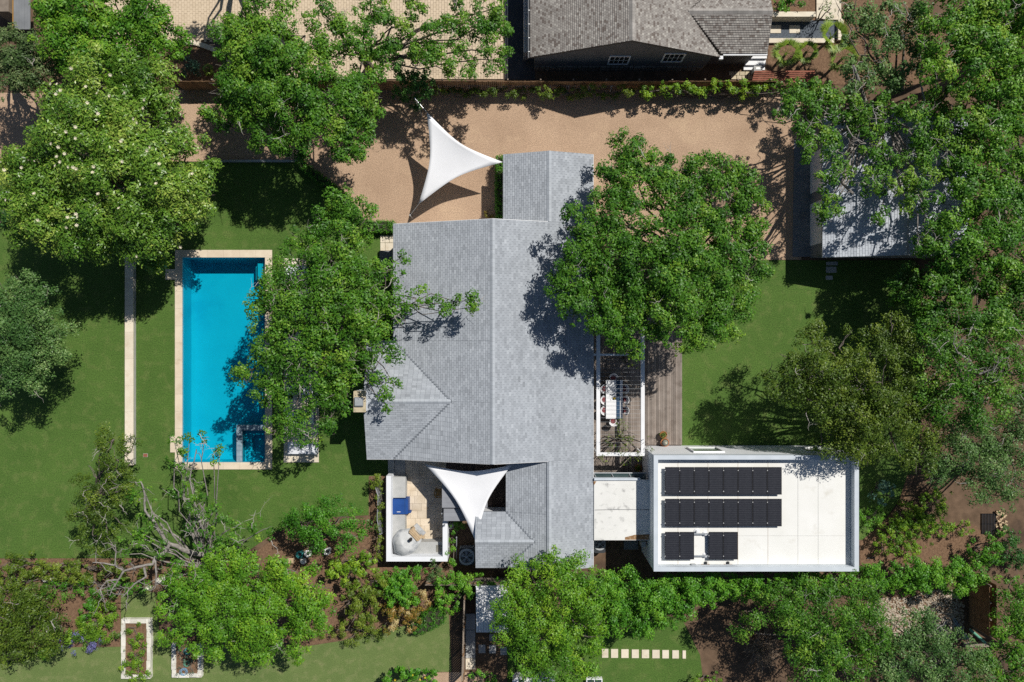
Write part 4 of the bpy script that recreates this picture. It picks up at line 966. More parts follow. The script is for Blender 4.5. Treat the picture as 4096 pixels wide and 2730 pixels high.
kt = thing('kitchen_counter', 'grey concrete outdoor kitchen counter along the courtyard wall', 'counter', (X(1600), Y(2100), 0)); kz = .92
MB().box(x0 + th + .003, X(1622, kz), Y(1992, kz), Y(1909, kz), 0, kz).build('counter_top', 'concrete', kt)
MB().box(x0 + th + .003, X(1620, kz), Y(2228, kz), Y(2059, kz), 0, kz).build('counter_top', 'concrete', kt)
MB().box(X(1620, kz) + .003, x1 - th - .003, y0 + th + .003, Y(2169, kz), 0, kz).build('counter_top', 'concrete', kt)
MB().box(X(1745, kz), X(1765, kz), Y(2208, kz), Y(2181, kz), kz + .002, kz + .03).build('sink', 'stone_dark', kt)
MB().tube([P(1768, 2190, kz), P(1768, 2190, kz + .3), P(1760, 2192, kz + .3)], .02, 6).build('tap', 'steel', kt)
bl = thing('covered_grill', 'grill under a royal blue cover against the courtyard wall', 'grill', (X(1600), Y(2028), 0)); gz2 = 1.02
g0, g1, h0, h1 = X(1569, gz2), X(1632, gz2), Y(2058, gz2), Y(1997, gz2)
MB().prism([(g0, h0), (g1 - .12, h0), (g1, h0 + .03), (g1, h1 - .02), (g0, h1)], .05, gz2).build('cover', 'blue_cover', bl)
MB().box(g1 - .24, g1 - .22, h0 + .05, h1 - .04, gz2 + .001, gz2 + .012).build('seam', 'navy', bl)
MB().box(g1 + .002, g1 + .18, h0 + .04, h0 + .16, .3, gz2 - .2).build('side_flap', 'blue_cover', bl)
MB().box(g0 + .35, g0 + .62, h0 + .16, h0 + .20, gz2 + .001, gz2 + .008).build('print', 'plastic_white', bl)
ov_ = thing('pizza_oven', 'domed clay pizza oven with brick mouth in the courtyard corner', 'oven', (X(1620), Y(2170), 0)); oz = kz
oc = P(1619, 2176, 1.2); prof = []
m = MB(); nlat, nlon = 10, 32; vs_ = []; fs = []
for i in range(nlat + 1):
    ph = math.pi / 2 * i / nlat
    for k in range(nlon):
        t_ = 2 * math.pi * k / nlon; rx = .98 * (1 + .05 * math.sin(3 * t_ + 1) + .03 * math.sin(7 * t_)); st = 1 + .28 * max(0, math.cos(t_ - .75)) ** 2
        vs_.append((oc.x + rx * st * math.cos(ph) * math.cos(t_), oc.y + rx * st * math.cos(ph) * math.sin(t_), oz + 1.0 * math.sin(ph) * (1 - .18 * max(0, math.cos(t_ - .75)) ** 2)))
for i in range(nlat):
    for k in range(nlon): fs.append((i * nlon + k, i * nlon + (k + 1) % nlon, (i + 1) * nlon + (k + 1) % nlon, (i + 1) * nlon + k))
m.add(vs_, fs).build('dome', 'oven_clay', ov_, smooth=True)
d = Vector((math.cos(.75), math.sin(.75), 0)); s_ = Vector((-d.y, d.x, 0)); mc = Vector((oc.x, oc.y, 0)) + d * .98
for i in range(3): MB().obox(mc + d * (.0 + .14 * i) + Vector((0, 0, oz + .62 - .02 * i)), (.06, .46, .06), rz=.75).build('mouth_brick', 'brick_tan', ov_)
for k in (-1, 1): MB().obox(mc + d * .2 + s_ * k * .42 + Vector((0, 0, oz + .28)), (.2, .1, .28), rz=.75).build('jamb', 'brick_tan', ov_)
MB().obox(mc + d * .5 + Vector((0, 0, oz + .1)), (.18, .5, .09), rz=.75).build('hearth', 'oven_clay', ov_)
MB().lathe((mc.x - d.x * .25, mc.y - d.y * .25, oz + .72), [(.11, 0), (.11, .3), (.13, .32), (0, .33)], 14).build('flue', 'black_metal', ov_)
pr_ = thing('porch_roof', 'flat grey board roof over the side porch half under the courtyard sail', 'roof', (X(1815), Y(2010), 0))
for (u0, u1, v0, v1, z_) in ((1768, 1950, 1934, 2032, 2.45), (1775, 1900, 2035, 2085, 2.25)):
    n = 5 if v1 - v0 > 60 else 3
    for i in range(n):
        a, b = v0 + (v1 - v0) * i / n, v0 + (v1 - v0) * (i + 1) / n
        piece('board', X(u0, z_), X(u1, z_), Y(b, z_) + .003, Y(a, z_) - .003, z_ - .1, z_, 'grey_boards', pr_)
for u, v in ((1776, 2030), (1785, 2078)): MB().box(X(u), X(u) + .08, Y(v), Y(v) + .08, 0, 2.14).build('post', 'grey_boards', pr_)
ac_ = thing('wooden_chair', 'yellow wooden slatted armchair on the shaded courtyard paving', 'chair', P(1755, 1972, 0)); c = P(1755, 1972, .45)
for i in range(5): MB().box(c.x - .24, c.x + .26, c.y - .25 + i * .1, c.y - .17 + i * .1, .42, .45).build('seat_slat', 'wood_yellow', ac_)
MB().lathe((c.x + .05, c.y, .62), [(.33, 0), (.36, .06), (.40, .06), (.38, 0)], 14, math.pi * .62, math.pi * 1.38).build('backrest', 'wood_yellow', ac_)
for k in (-1, 1):
    MB().box(c.x - .28, c.x + .28, c.y + k * .3 - .035, c.y + k * .3 + .035, .62, .66).build('armrest', 'wood_yellow', ac_)
    for dx in (-.22, .22): MB().box(c.x + dx - .025, c.x + dx + .025, c.y + k * .28 - .025, c.y + k * .28 + .025, 0.06, .62).build('leg', 'wood_yellow', ac_)
st_ = thing('side_stool', 'small dark square stool next to the oven mouth', 'stool', P(1690, 2147, 0)); c = P(1690, 2147, .4)
MB().box(c.x - .16, c.x + .16, c.y - .15, c.y + .15, .36, .42).build('seat', 'brick_tan', st_)
for dx in (-.12, .12):
    for dy in (-.11, .11): MB().box(c.x + dx - .02, c.x + dx + .02, c.y + dy - .02, c.y + dy + .02, .05, .36).build('leg', 'black_metal', st_)
def ac_unit(label, u0, u1, v0, v1, h):
    t = thing('ac_condenser', label, 'air conditioner', (X((u0 + u1) / 2, h), Y((v0 + v1) / 2, h), 0)); x0, x1, y0, y1 = X(u0, h), X(u1, h), Y(v1, h), Y(v0, h); cx, cy = (x0 + x1) / 2, (y0 + y1) / 2; r = min(x1 - x0, y1 - y0) * .42; b = .08
    oc_ = [(x0 + b, y0), (x1 - b, y0), (x1, y0 + b), (x1, y1 - b), (x1 - b, y1), (x0 + b, y1), (x0, y1 - b), (x0, y0 + b)]
    MB().prism(oc_, .05, h - .05).build('body', 'ac_dark', t)
    for i in range(10): MB().prism([(cx + (p[0] - cx) * 1.012, cy + (p[1] - cy) * 1.012) for p in oc_], .1 + i * (h - .2) / 10, .1 + i * (h - .2) / 10 + .03).build('louver', 'ac_case', t)
    m = MB(); ring = 24; vs_ = [(cx + r * math.cos(6.2832 * k / ring), cy + r * math.sin(6.2832 * k / ring), h) for k in range(ring)]
    out = []
    for k in range(ring):
        a = 6.2832 * k / ring; dx, dy = math.cos(a), math.sin(a); s = min((x1 - x0) / 2 / max(abs(dx), 1e-6), (y1 - y0) / 2 / max(abs(dy), 1e-6)); s = min(s, r * 1.34); out.append((cx + dx * s, cy + dy * s, h))
    m.add(vs_ + out + [(p[0], p[1], h - .05) for p in vs_] + [(p[0], p[1], h - .05) for p in out], [(k, ring + k, ring + (k + 1) % ring, (k + 1) % ring) for k in range(ring)] + [(ring + k, 3 * ring + k, 3 * ring + (k + 1) % ring, ring + (k + 1) % ring) for k in range(ring)] + [(k, (k + 1) % ring, 2 * ring + (k + 1) % ring, 2 * ring + k) for k in range(ring)])
    m.build('top_cover', 'ac_case', t)
    for k in range(5):
        a = 6.2832 * k / 5 + .3; MB().add([(cx + .08 * math.cos(a), cy + .08 * math.sin(a), h - .03), (cx + r * .92 * math.cos(a - .25), cy + r * .92 * math.sin(a - .25), h - .04), (cx + r * .92 * math.cos(a + .35), cy + r * .92 * math.sin(a + .35), h - .02), (cx + .1 * math.cos(a + .5), cy + .1 * math.sin(a + .5), h - .025)], [(0, 1, 2, 3)]).build('fan_blade', 'plastic_grey', t)
    for k in range(5): MB().lathe((cx, cy, h + .004), [(r * (.3 + .16 * k) - .006, 0), (r * (.3 + .16 * k), .008), (r * (.3 + .16 * k) + .006, 0)], 24).build('grille_ring', 'ac_case', t)
    for k in range(4): a = .785 + k * 1.5708; MB().tube([(cx + .06 * math.cos(a), cy + .06 * math.sin(a), h + .012), (cx + r * math.cos(a), cy + r * math.sin(a), h + .012)], .016, 5).build('grille_spoke', 'ac_case', t)
    MB().lathe((cx, cy, h + .005), [(.11, 0), (.1, .02), (0, .025)], 16).build('hub', 'plastic_grey', t)
ac_unit('square grey air conditioner beside the south wing with its fan on top', 1837, 1896, 2196, 2262, .95)
ac_unit('grey air conditioner tucked beneath the flat passage roof edge', 2376, 2422, 2140, 2214, .95)
sl_ = thing('concrete_pad', 'small concrete slab in the dark gap behind the passage', 'slab', P(2520, 2185, 0)); piece('slab', X(2495), X(2552), Y(2198), Y(2165), 0, .08, 'concrete_dark', sl_)
kg = thing('rain_barrel', 'small silver barrel beside the courtyard wall end', 'barrel', P(1803, 2107, 0)); c = P(1803, 2107, .7)
MB().lathe((c.x, c.y, 0), [(0, 0), (.2, 0), (.23, .1), (.23, .6), (.2, .7), (.17, .7), (.16, .66), (0, .66)], 18).build('barrel', 'galv', kg); MB().lathe((c.x, c.y, .665), [(.06, 0), (.05, .05), (0, .05)], 10).build('valve', 'steel', kg)

# ------------------------------------------------------------------ loungers beside the pool
lp = thing('lounger_terrace', 'long pale stone terrace strip between pool and house under the oak', 'paving', (X(1200), Y(1440), 0)); lp['kind'] = 'structure'
for i in range(10):
    a = 1034 + i * 81.6
    for k in range(2): piece('slab', X(1136 + k * 70) + .006, X(1206 + k * 70) - .006, Y(a + 81.6) + .006, Y(a) - .006, 0, .06, 'limestone', lp)
def lounger(label, u, v, w=.75, l=2.0, double=False):
    c = P(u, v, .35); t = thing('sun_lounger', label, 'sun lounger', (c.x, c.y, .06), 'loungers beside the pool')
    x0, x1, y0, y1 = c.x - l / 2, c.x + l / 2, c.y - w / 2, c.y + w / 2
    for i in range(8): MB().box(x0 + i * l / 8 + .01, x0 + (i + 1) * l / 8 - .02, y0, y1, .30, .33).build('slat', 'plastic_grey', t)
    for x in (x0 + .1, x1 - .1):
        for y in (y0 + .06, y1 - .06): MB().box(x - .03, x + .03, y - .03, y + .03, .062, .30).build('leg', 'plastic_grey', t)
    MB().box(x0 + .03, x1 - .62, y0 + .03, y1 - .03, .332, .43).build('mattress', 'cushion', t)
    b = x1 - .6; MB().add([(b, y0 + .03, .34), (b, y1 - .03, .34), (x1 - .05, y0 + .03, .62), (x1 - .05, y1 - .03, .62), (b, y0 + .03, .44), (b, y1 - .03, .44), (x1 - .08, y0 + .03, .72), (x1 - .08, y1 - .03, .72)], [(0, 1, 3, 2), (4, 6, 7, 5), (0, 4, 5, 1), (2, 3, 7, 6), (0, 2, 6, 4), (1, 5, 7, 3)]).build('backrest', 'cushion', t)
    MB().obox((x1 - .28, c.y, .63), (.14, w * .36, .05), 0).build('pillow', 'cushion', t)
lounger('sun lounger with white cushion at the sunlit south end of the terrace', 1212, 1793, .95, 2.35)
lounger('sun lounger with white cushion second from the south end of the terrace', 1205, 1672, .95, 2.2)
lounger('sun lounger glimpsed through oak leaves third from the terrace south end', 1205, 1560, .8, 2.0)
lounger('sun lounger at the north end of the terrace near the pool steps', 1196, 1085, .8, 2.0)
lounger('sun lounger glimpsed under the oak second from the terrace north end', 1196, 1180, .8, 2.0)
em = thing('entry_steps', 'pale stone entry slabs at the house corner by the hedge', 'paving', (X(1545), Y(970), 0))
for i, (u0, u1, v0, v1) in enumerate(((1522, 1540, 943, 972), (1541, 1558, 943, 972), (1559, 1600, 943, 972), (1522, 1541, 973, 1004), (1542, 1600, 973, 1004))): piece('slab', X(u0), X(u1) - .01, Y(v1) + .01, Y(v0), 0, .05, 'limestone', em)
dm = thing('dark_step', 'dark grey step slab against the west wall of the house', 'slab', P(1545, 1060, 0)); piece('slab', X(1519), X(1600), Y(1115), Y(1005), 0, .1, 'concrete_dark', dm)

# ------------------------------------------------------------------ neighbour's fence and forecourt bits
fz = 1.8; fy = Y(325, fz); fx0, fx1 = X(690, fz), X(3110, fz)
fen = thing('board_fence', 'long brown board fence along the gravel drive', 'fence', ((fx0 + fx1) / 2, fy, 0))
nb = 296; bwid = (fx1 - fx0) / nb; rr = random.Random(9)
for i in range(nb):
    x = fx0 + i * bwid; piece('board', x + .006, x + bwid - .006, fy - .02 + rr.uniform(-.006, .006), fy + .005, -.05, fz + rr.uniform(-.04, .03), 'fence_wood', fen)
for z_ in (.35, 1.45): MB().box(fx0, fx1, fy + .006, fy + .05, z_, z_ + .09).build('rail', 'fence_grey', fen)
for i in range(19): x = fx0 + .5 + i * (fx1 - fx0 - 1) / 18; piece('post', x - .05, x + .05, fy + .051, fy + .15, -.05, fz + .08, 'fence_grey', fen)
wf = thing('wire_fence', 'low wire fence with metal posts in front of the board fence', 'fence', (X(2000), Y(366), 0)); wy_ = Y(366, 0)
for u in (1705, 1760, 1880, 1956, 2100, 2198, 2270, 2352, 2440):
    piece('post', X(u) - .025, X(u) + .025, wy_ - .025, wy_ + .025, -.05, 1.15, 'galv', wf)
for z_ in (.3, .6, .9, 1.12): MB().tube([(X(1690), wy_, z_), (X(2460), wy_, z_)], .009, 4).build('wire', 'galv', wf)
m = MB()
for k in range(150): x = X(1690) + k * (X(2460) - X(1690)) / 149; m.tube([(x, wy_ + .012, .05), (x, wy_ + .012, 1.12)], .004, 3, False)
m.build('wire_mesh', 'galv', wf, kind='stuff')
for i, u in enumerate((2262, 2440)):
    t = thing('white_stake', 'white leaning stake beside the drive fence, ' + ['near the house end', 'near the vine'][i], 'stake', P(u, 372, 0), 'white stakes'); MB().tube([P(u, 374, 0), P(u + 6, 340, 1.0)], .03, 6).build('rod', 'white_paint', t); MB().lathe(tuple(P(u + 6, 340, 1.0)), [(.04, 0), (.04, .03), (0, .04)], 8).build('cap', 'white_paint', t)
# side court of the neighbour: white walls, dark gravel, pavers, steps, red trellis
sheet('dark_gravel_bed', 'dark_gravel', [(3060, 82), (3346, 82), (3346, 158), (3060, 158)], .012)
for i, (a, b) in enumerate(((3081, 3123), (3157, 3199))): piece('square_paver', X(a), X(b), Y(134), Y(103), 0, .05, 'limestone', label='cream square paver in dark gravel, ' + ['next to the brown roof', 'nearer the palm'][i], cat='paving stone', group='pavers in dark gravel')
t = thing('planter_wall', 'cream low wall above the dark gravel court', 'wall', P(3166, 60, 0)); MB().box(X(3062, .9), X(3262, .9), Y(66, .9), Y(48, .9), -.05, .9).build('wall', 'limestone', t); MB().box(X(3060, .95), X(3264, .95), Y(67, .95), Y(47, .95), .902, .95).build('cap', 'limestone', t)
t = thing('cream_landing', 'cream concrete landing under the flowering branch at the top edge', 'paving', P(3300, 30, 0)); piece('slab', X(3264), X(3362), Y(82), Y(20), 0, .12, 'limestone', t); piece('slab', X(3264), X(3362), Y(19), Y(-80), 0, .12, 'limestone', t)
t = thing('cream_kerb', 'cream kerb between dark gravel and palms', 'kerb', P(3200, 166, 0))
for a, b in ((3062, 3150), (3151, 3240), (3241, 3332)): piece('kerb_stone', X(a), X(b), Y(176), Y(158), 0, .2, 'limestone', t)
t = thing('cream_side_wall', 'short cream wall closing the east end of the dark gravel', 'wall', P(3355, 120, 0)); MB().box(X(3347), X(3366), Y(166), Y(83), -.05, .25).build('wall', 'limestone', t); MB().box(X(3346), X(3367), Y(167), Y(82.5), .252, .3).build('cap', 'limestone', t)
t = thing('white_steps', 'white concrete steps at the corner of the neighbouring house', 'steps', P(3010, 250, 0))
for i, (a, b, c_, d_, h) in enumerate(((2985, 3057, 226, 246, .55), (2976, 3056, 247, 268, .36), (2972, 3056, 269, 284, .18))): piece('step', X(a), X(b), Y(d_), Y(c_), 0, h, 'white_paint', t)
t = thing('utility_box', 'small grey utility box beside the white steps', 'box', P(3033, 275, 0)); MB().box(X(3018, .8), X(3048, .8), Y(285, .8), Y(266, .8), .0, .75).build('body', 'plastic_grey', t); MB().box(X(3016, .8), X(3050, .8), Y(287, .8), Y(264, .8), .752, .8).build('lid', 'concrete', t); MB().box(X(3024, .8), X(3042, .8), Y(278, .8), Y(270, .8), .802, .815).build('plate', 'plastic_white', t)
t = thing('flagstone_patch', 'cream flagstones in the sunlit corner below the white steps', 'paving', P(2960, 300, 0))
for i in range(9): a = 2915 + (i % 5) * 22 + (i // 5) * 9; b = 288 + (i // 5) * 16; piece('flagstone', X(a), X(a + 20), Y(b + 14.5), Y(b), 0, .05, 'stone_cream', t, rz=R.uniform(-.08, .08))
tr_ = thing('red_trellis', 'rust red slatted trellis lying beyond the fence by the palms', 'trellis', P(3130, 305, 0)); z_ = 1.2
for i in range(6): piece('slat', X(3018 - i * 2, z_), X(3260, z_), Y(286 + i * 8, z_) - .05, Y(286 + i * 8, z_) + .05, z_ - .05, z_, 'rust_red', tr_)
for u in (3030, 3075, 3120, 3165, 3210, 3255): piece('bar', X(u, z_) - .03, X(u, z_) + .03, Y(328, z_), Y(284, z_), z_ - .1, z_ - .052, 'black_metal', tr_)
for u in (3035, 3250): MB().box(X(u, z_) - .05, X(u, z_) + .05, Y(306, z_) - .05, Y(306, z_) + .05, 0, z_ - .1).build('post', 'rust_red', tr_)
# top-left shed and white bench
t = thing('grey_shed', 'grey boarded lean-to roof at the top left corner', 'shed', P(85, 50, 0)); z_ = 2.2
for i in range(6): a = 54 + i * 11; piece('roof_board', X(a, z_) + .004, X(a + 11, z_) - .004, Y(118, z_), Y(-40, z_), z_ - .06, z_ + .004 * (i % 2), 'concrete_dark', t)
MB().box(X(50, z_), X(53.5, z_), Y(118, z_), Y(-40, z_), z_ - .16, z_ + .02).build('fascia', 'wood_yellow', t); MB().box(X(58), X(116), Y(100), Y(-40), 0, z_ - .07).build('wall', 'fence_grey', t)
t = thing('white_bench', 'white slatted bench at the left edge below the magnolia', 'bench', P(10, 785, 0)); z_ = .45
for i in range(7): MB().tube([P(-60, 785 + i * 5, z_), P(38, 761 + i * 5, z_)], .035, 6).build('slat', 'white_paint', t)
for u, v in ((-40, 800), (26, 776)): q = P(u, v, z_); MB().box(q.x - .03, q.x + .03, q.y - .3, q.y + .3, 0, z_ - .04).build('leg', 'white_paint', t)

# ------------------------------------------------------------------ south side: beds, shed, slat fence, stepping stones
def raised_bed(label, u0, u1, v0, v1, top=True, bottom=True, soilc='mulch'):
    t = thing('raised_bed', label, 'raised bed', (X((u0 + u1) / 2), Y((v0 + v1) / 2), 0), 'stone raised beds'); h = .35; w = 16; rr = random.Random(int(u0))
    for u in (u0, u1 - w):
        v = v0 + w
        while v < v1 - w:
            l = min(rr.uniform(18, 42), v1 - w - v); piece('stone', X(u, h) + rr.uniform(-.03, .03), X(u + w, h) + rr.uniform(-.03, .03), Y(v + l, h) + .008, Y(v, h) - .008, 0, h + rr.uniform(-.03, .03), 'stone_white', t); v += l
    for v, on in ((v0, top), (v1 - w, bottom)):
        if on:
            u = u0
            while u < u1 - 2:
                l = min(rr.uniform(18, 36), u1 - u); piece('stone', X(u, h) + .008, X(u + l, h) - .008, Y(v + w, h) + rr.uniform(-.03, .03), Y(v, h), 0, h + rr.uniform(-.03, .03), 'stone_white', t); u += l
    MB().box(X(u0 + w, h), X(u1 - w, h), Y(v1 - w, h), Y(v0 + w, h), -.02, h - .08).build('soil', soilc, t); return t
surf('stone_white', (.62, .60, .52), (.74, .72, .65), 3, .9, .5, 14, rand=.1, c3=(.42, .38, .30), s3=2.2, f3=(.58, .7))
raised_bed('narrow white stone raised bed packed with greenery at the bottom edge', 484, 602, 2478, 2716)
raised_bed('shorter stone raised bed holding a coiled hose below the tree', 686, 806, 2560, 2712, top=False)
def coil(label, u, v, r, mat, z_=.4):
    c = P(u, v, z_); t = thing('garden_hose', label, 'hose', (c.x, c.y, z_ - .1)); pts_ = []
    for i in range(90): a = i * .28; q = r * (.75 + .25 * math.sin(i * .37)); pts_.append((c.x + q * math.cos(a), c.y + q * math.sin(a) * .9, z_ + .0012 * i))
    MB().tube(pts_, .014, 5).build('tube', mat, t); MB().lathe(pts_[-1], [(.025, 0), (.025, .06), (0, .06)], 8).build('nozzle', 'steel', t)
coil('teal garden hose coiled at the top of the shorter raised bed', 750, 2606, .3, 'hose_teal'); coil('blue garden hose tangled at the bottom of the shorter raised bed', 735, 2688, .32, 'hose_blue'); coil('green garden hose coiled in the middle of the shorter raised bed', 748, 2655, .26, 'green_roll')
# slatted fence with gap between the lawn and the shed path
sf = thing('slat_fence', 'tall thin slatted timber fence casting striped shadow on the lawn', 'fence', P(1850, 2560, 0)); z_ = 1.9
a, b = P(1855, 2395, z_), P(1846, 2735, z_); n = 34; d = b - a
for i in range(n):
    q = a + d * (i / (n - 1)); piece('picket', q.x - .015, q.x + .015, q.y - .07, q.y + .07, .05, z_ + R.uniform(-.02, .02), 'fence_grey', sf)
for zz in (.4, 1.6): MB().tube([(a.x + .04, a.y, zz), (b.x + .04, b.y, zz)], .04, 5).build('rail', 'fence_grey', sf)
for i in range(4): q = a + d * (i / 3); piece('post', q.x + .03, q.x + .13, q.y - .05, q.y + .05, -.05, z_ + .1, 'fence_wood', sf)
bf = thing('back_fence', 'short grey board fence with creeper behind the south wing', 'fence', P(1800, 2335, 0)); z_ = 1.5; yy = Y(2342, z_)
for i in range(40): x = X(1700, z_) + i * .155; piece('board', x + .005, x + .15, yy - .012, yy + .012, 0, z_ + R.uniform(-.03, .03), 'fence_grey', bf)
MB().box(X(1700, z_), X(1700, z_) + 6.2, yy + .014, yy + .06, 1.1, 1.2).build('rail', 'fence_wood', bf)
sh = thing('garden_shed', 'small shed with white corrugated metal roof below the south wing', 'shed', P(1970, 2440, 0)); z_ = 2.2
sx0, sx1, sy0, sy1 = X(1904, z_), X(2035, z_), Y(2533, z_), Y(2347, z_); n = 13
for i in range(n):
    x = sx0 + (sx1 - sx0) * i / n; x2 = sx0 + (sx1 - sx0) * (i + 1) / n - .012
    q = MB(); q.add([(x, sy0, z_ - .12), (x + .03, sy0, z_ - .09), (x2 - .03, sy0, z_ - .09), (x2, sy0, z_ - .12), (x, sy1, z_ + .08), (x + .03, sy1, z_ + .11), (x2 - .03, sy1, z_ + .11), (x2, sy1, z_ + .08)], [(0, 1, 5, 4), (1, 2, 6, 5), (2, 3, 7, 6)]); q.build('roof_rib', 'corrugated', sh)
MB().box(sx0 + .02, sx1 - .02, sy0 + .03, sy1 - .03, z_ - .2, z_ - .125).build('roof_base', 'galv', sh)
MB().box(sx0 + .1, sx1 - .1, sy0 + .15, sy1 - .1, -.02, z_ - .21).build('wall', 'fence_grey', sh); MB().box(sx0 + .4, sx0 + 1.3, sy0 + .12, sy0 + .149, .05, 1.9).build('door', 'fence_wood', sh)
MB().box(sx0 - .02, sx1 + .02, sy1 + .002, sy1 + .06, z_ - .1, z_ + .13).build('ridge_trim', 'white_paint', sh)
t = thing('concrete_path', 'narrow concrete path of three slabs beside the slat fence', 'paving', P(1882, 2580, 0))
for v0, v1 in ((2455, 2519), (2521, 2632), (2634, 2677)): piece('slab', X(1863), X(1901), Y(v1), Y(v0), 0, .06, 'concrete' if v0 < 2600 else 'limestone', t)
for i, (u, v, s) in enumerate(((1928, 2596, 27), (1970, 2597, 27), (2015, 2604, 26), (1968, 2550, 22))):
    piece('stepping_stone', X(u - s / 2), X(u + s / 2), Y(v + s * .62), Y(v - s * .62), 0, .04, 'concrete', label=f'grey stepping stone in the shade below the shed, ' + ['next to the concrete path', 'second from the path', 'farthest under the tree', 'closest to the shed wall'][i], cat='paving stone', group='shed stepping stones')
us = [(2408, 2433), (2444, 2472), (2485, 2514), (2527, 2555), (2567, 2596), (2609, 2638), (2649, 2675), (2689, 2715), (2730, 2743)]
for i, (a, b) in enumerate(us): piece('stepping_stone', X(a), X(b), Y(2631 + i * .4), Y(2596 + i * .8), 0, .05, 'limestone', label=f'pale stepping stone on the south lawn, {ORD[i]} of nine from the big tree', cat='paving stone', group='stepping stones on the south lawn')
t = thing('white_vehicle_roof', 'white rounded object peeping from under the tree at the bottom edge', 'vehicle', P(2130, 2735, 0)); q = P(2135, 2738, 1.5)
MB().prism([(q.x - 1.6, q.y - 2), (q.x + 1.6, q.y - 2), (q.x + 1.6, q.y + .25), (q.x + 1.3, q.y + .5), (q.x - 1.3, q.y + .5), (q.x - 1.6, q.y + .25)], .6, 1.5).build('body', 'plastic_white', t)
for dx in (-1.1, -.1, .8): MB().box(q.x + dx, q.x + dx + .35, q.y + .05, q.y + .35, 1.502, 1.53).build('window', 'pane_glass', t)
t = thing('glass_lid_frame', 'low glass cold frame at the bottom edge of the south lawn', 'cold frame', P(2380, 2725, 0)); z_ = .4
MB().box(X(2346, z_), X(2410, z_), Y(2760, z_), Y(2717, z_), 0, z_ - .03).build('frame', 'white_paint', t)
for a, b in ((2350, 2377), (2380, 2406)): MB().box(X(a, z_), X(b, z_), Y(2760, z_), Y(2721, z_), z_ - .028, z_ - .01).build('pane', 'pane_glass', t)
# metal mesh fence panels near the courtyard
t = thing('mesh_fence', 'leaning galvanised mesh fence panel among creepers beside the courtyard', 'fence', P(1510, 2040, 0)); top = [P(1498, 1940, 1.3), P(1512, 1985, 1.35), P(1508, 2080, 1.3), P(1520, 2140, 1.35)]; bot = [Vector((p.x + .35, p.y, 0)) for p in top]
MB().tube(top, .022, 6).build('top_rail', 'galv', t)
for a, b in zip(top, bot): MB().tube([a, b], .022, 6).build('post', 'galv', t)
q = MB()
for i in range(60):
    s = i / 59 * 2.999; k = int(s); f = s - k; q.tube([top[k].lerp(top[k + 1], f), bot[k].lerp(bot[k + 1], f)], .006, 3, False)
for i in range(1, 12):
    q.tube([a.lerp(b, i / 12) for a, b in zip(top, bot)], .006, 3, False)
q.build('wire_mesh', 'galv', t, kind='stuff')
t = thing('trellis_post', 'grey leaning pole among vines beside the air conditioner', 'post', P(1825, 2200, 0)); MB().tube([P(1826, 2150, 1.2), P(1826, 2235, .1)], .04, 6).build('pole', 'galv', t); MB().lathe(tuple(P(1826, 2150, 1.2)), [(.05, 0), (.05, .03), (0, .04)], 8).build('cap', 'galv', t)
# right-bottom: rocks, timber retaining wall, roll, poles, stacked bricks, grille
SEED[0] += 1; rg = np.random.default_rng(77)
poly = [(3470, 2390), (3640, 2395), (3720, 2360), (3810, 2360), (3855, 2420), (3855, 2540), (3780, 2560), (3600, 2550), (3470, 2500)]
def inpoly(u, v, pl):
    c = False; j = len(pl) - 1
    for i in range(len(pl)):
        if (pl[i][1] > v) != (pl[j][1] > v) and u < (pl[j][0] - pl[i][0]) * (v - pl[i][1]) / (pl[j][1] - pl[i][1]) + pl[i][0]: c = not c
        j = i
    return c
sheet('rock_bed', 'mulch', poly, .01); rk = MB(); rr = random.Random(4); cnt = 0
rock_bed = bpy.data.objects[-1] if False else None
spots = []
while len(spots) < 2600:
    u, v = rr.uniform(3460, 3860), rr.uniform(2355, 2565)
    if inpoly(u, v, poly): spots.append((u, v))
protos = []
for k in range(4):
    m = MB(); vs_ = []
    for (a, b, h) in ((0, 0, .05), *[(math.cos(q * 1.2566), math.sin(q * 1.2566), .03) for q in range(5)], *[(math.cos(q * 1.2566 + .5) * .9, math.sin(q * 1.2566 + .5) * .9, 0) for q in range(5)]):
        j = rr.uniform(.7, 1.2); vs_.append((a * .075 * j, b * .055 * j, h))
    m.add(vs_, [(0, 1 + q, 1 + (q + 1) % 5) for q in range(5)] + [(1 + q, 6 + q, 6 + (q + 1) % 5, 1 + (q + 1) % 5) for q in range(5)]); protos.append(m)
for (u, v) in spots:
    m = rr.choice(protos); c = P(u, v, .03); a = rr.uniform(0, 6.28); s = rr.uniform(.7, 1.4); ca, sa = math.cos(a) * s, math.sin(a) * s
    rk.add([(c.x + x * ca - y * sa, c.y + x * sa + y * ca, .012 + z * s) for x, y, z in m.v], m.f)
rk.build('river_rocks', 'river_rock', kind='stuff', label='pale river stones covering the bed beside the timber wall', cat='stones')
tw = thing('timber_wall', 'tall brown timber plank wall beside the river stones', 'wall', P(3930, 2450, 0)); z_ = 2.3
q0, q1 = X(3960, z_), 0
for i in range(15):
    z0_ = i * z_ / 15; piece('plank', q0 - .03, q0, Y(2548, z_), Y(2345, z_), z0_ + .004, z0_ + z_ / 15 - .004, 'fence_wood', tw)
for i in range(4): y = Y(2548, z_) + (Y(2345, z_) - Y(2548, z_)) * i / 3; piece('post', q0 + .002, q0 + .1, y - .05, y + .05, -.05, z_ + .05, 'fence_grey', tw)
t = thing('timber_wall', 'second timber fence run standing just behind the plank wall', 'wall', P(3990, 2440, 0)); 
for i in range(26): y = Y(2560, z_) + i * .155; piece('board', X(3987, z_), X(3987, z_) + .02, y, y + .148, 0, z_ + R.uniform(-.03, .03), 'fence_wood', t)
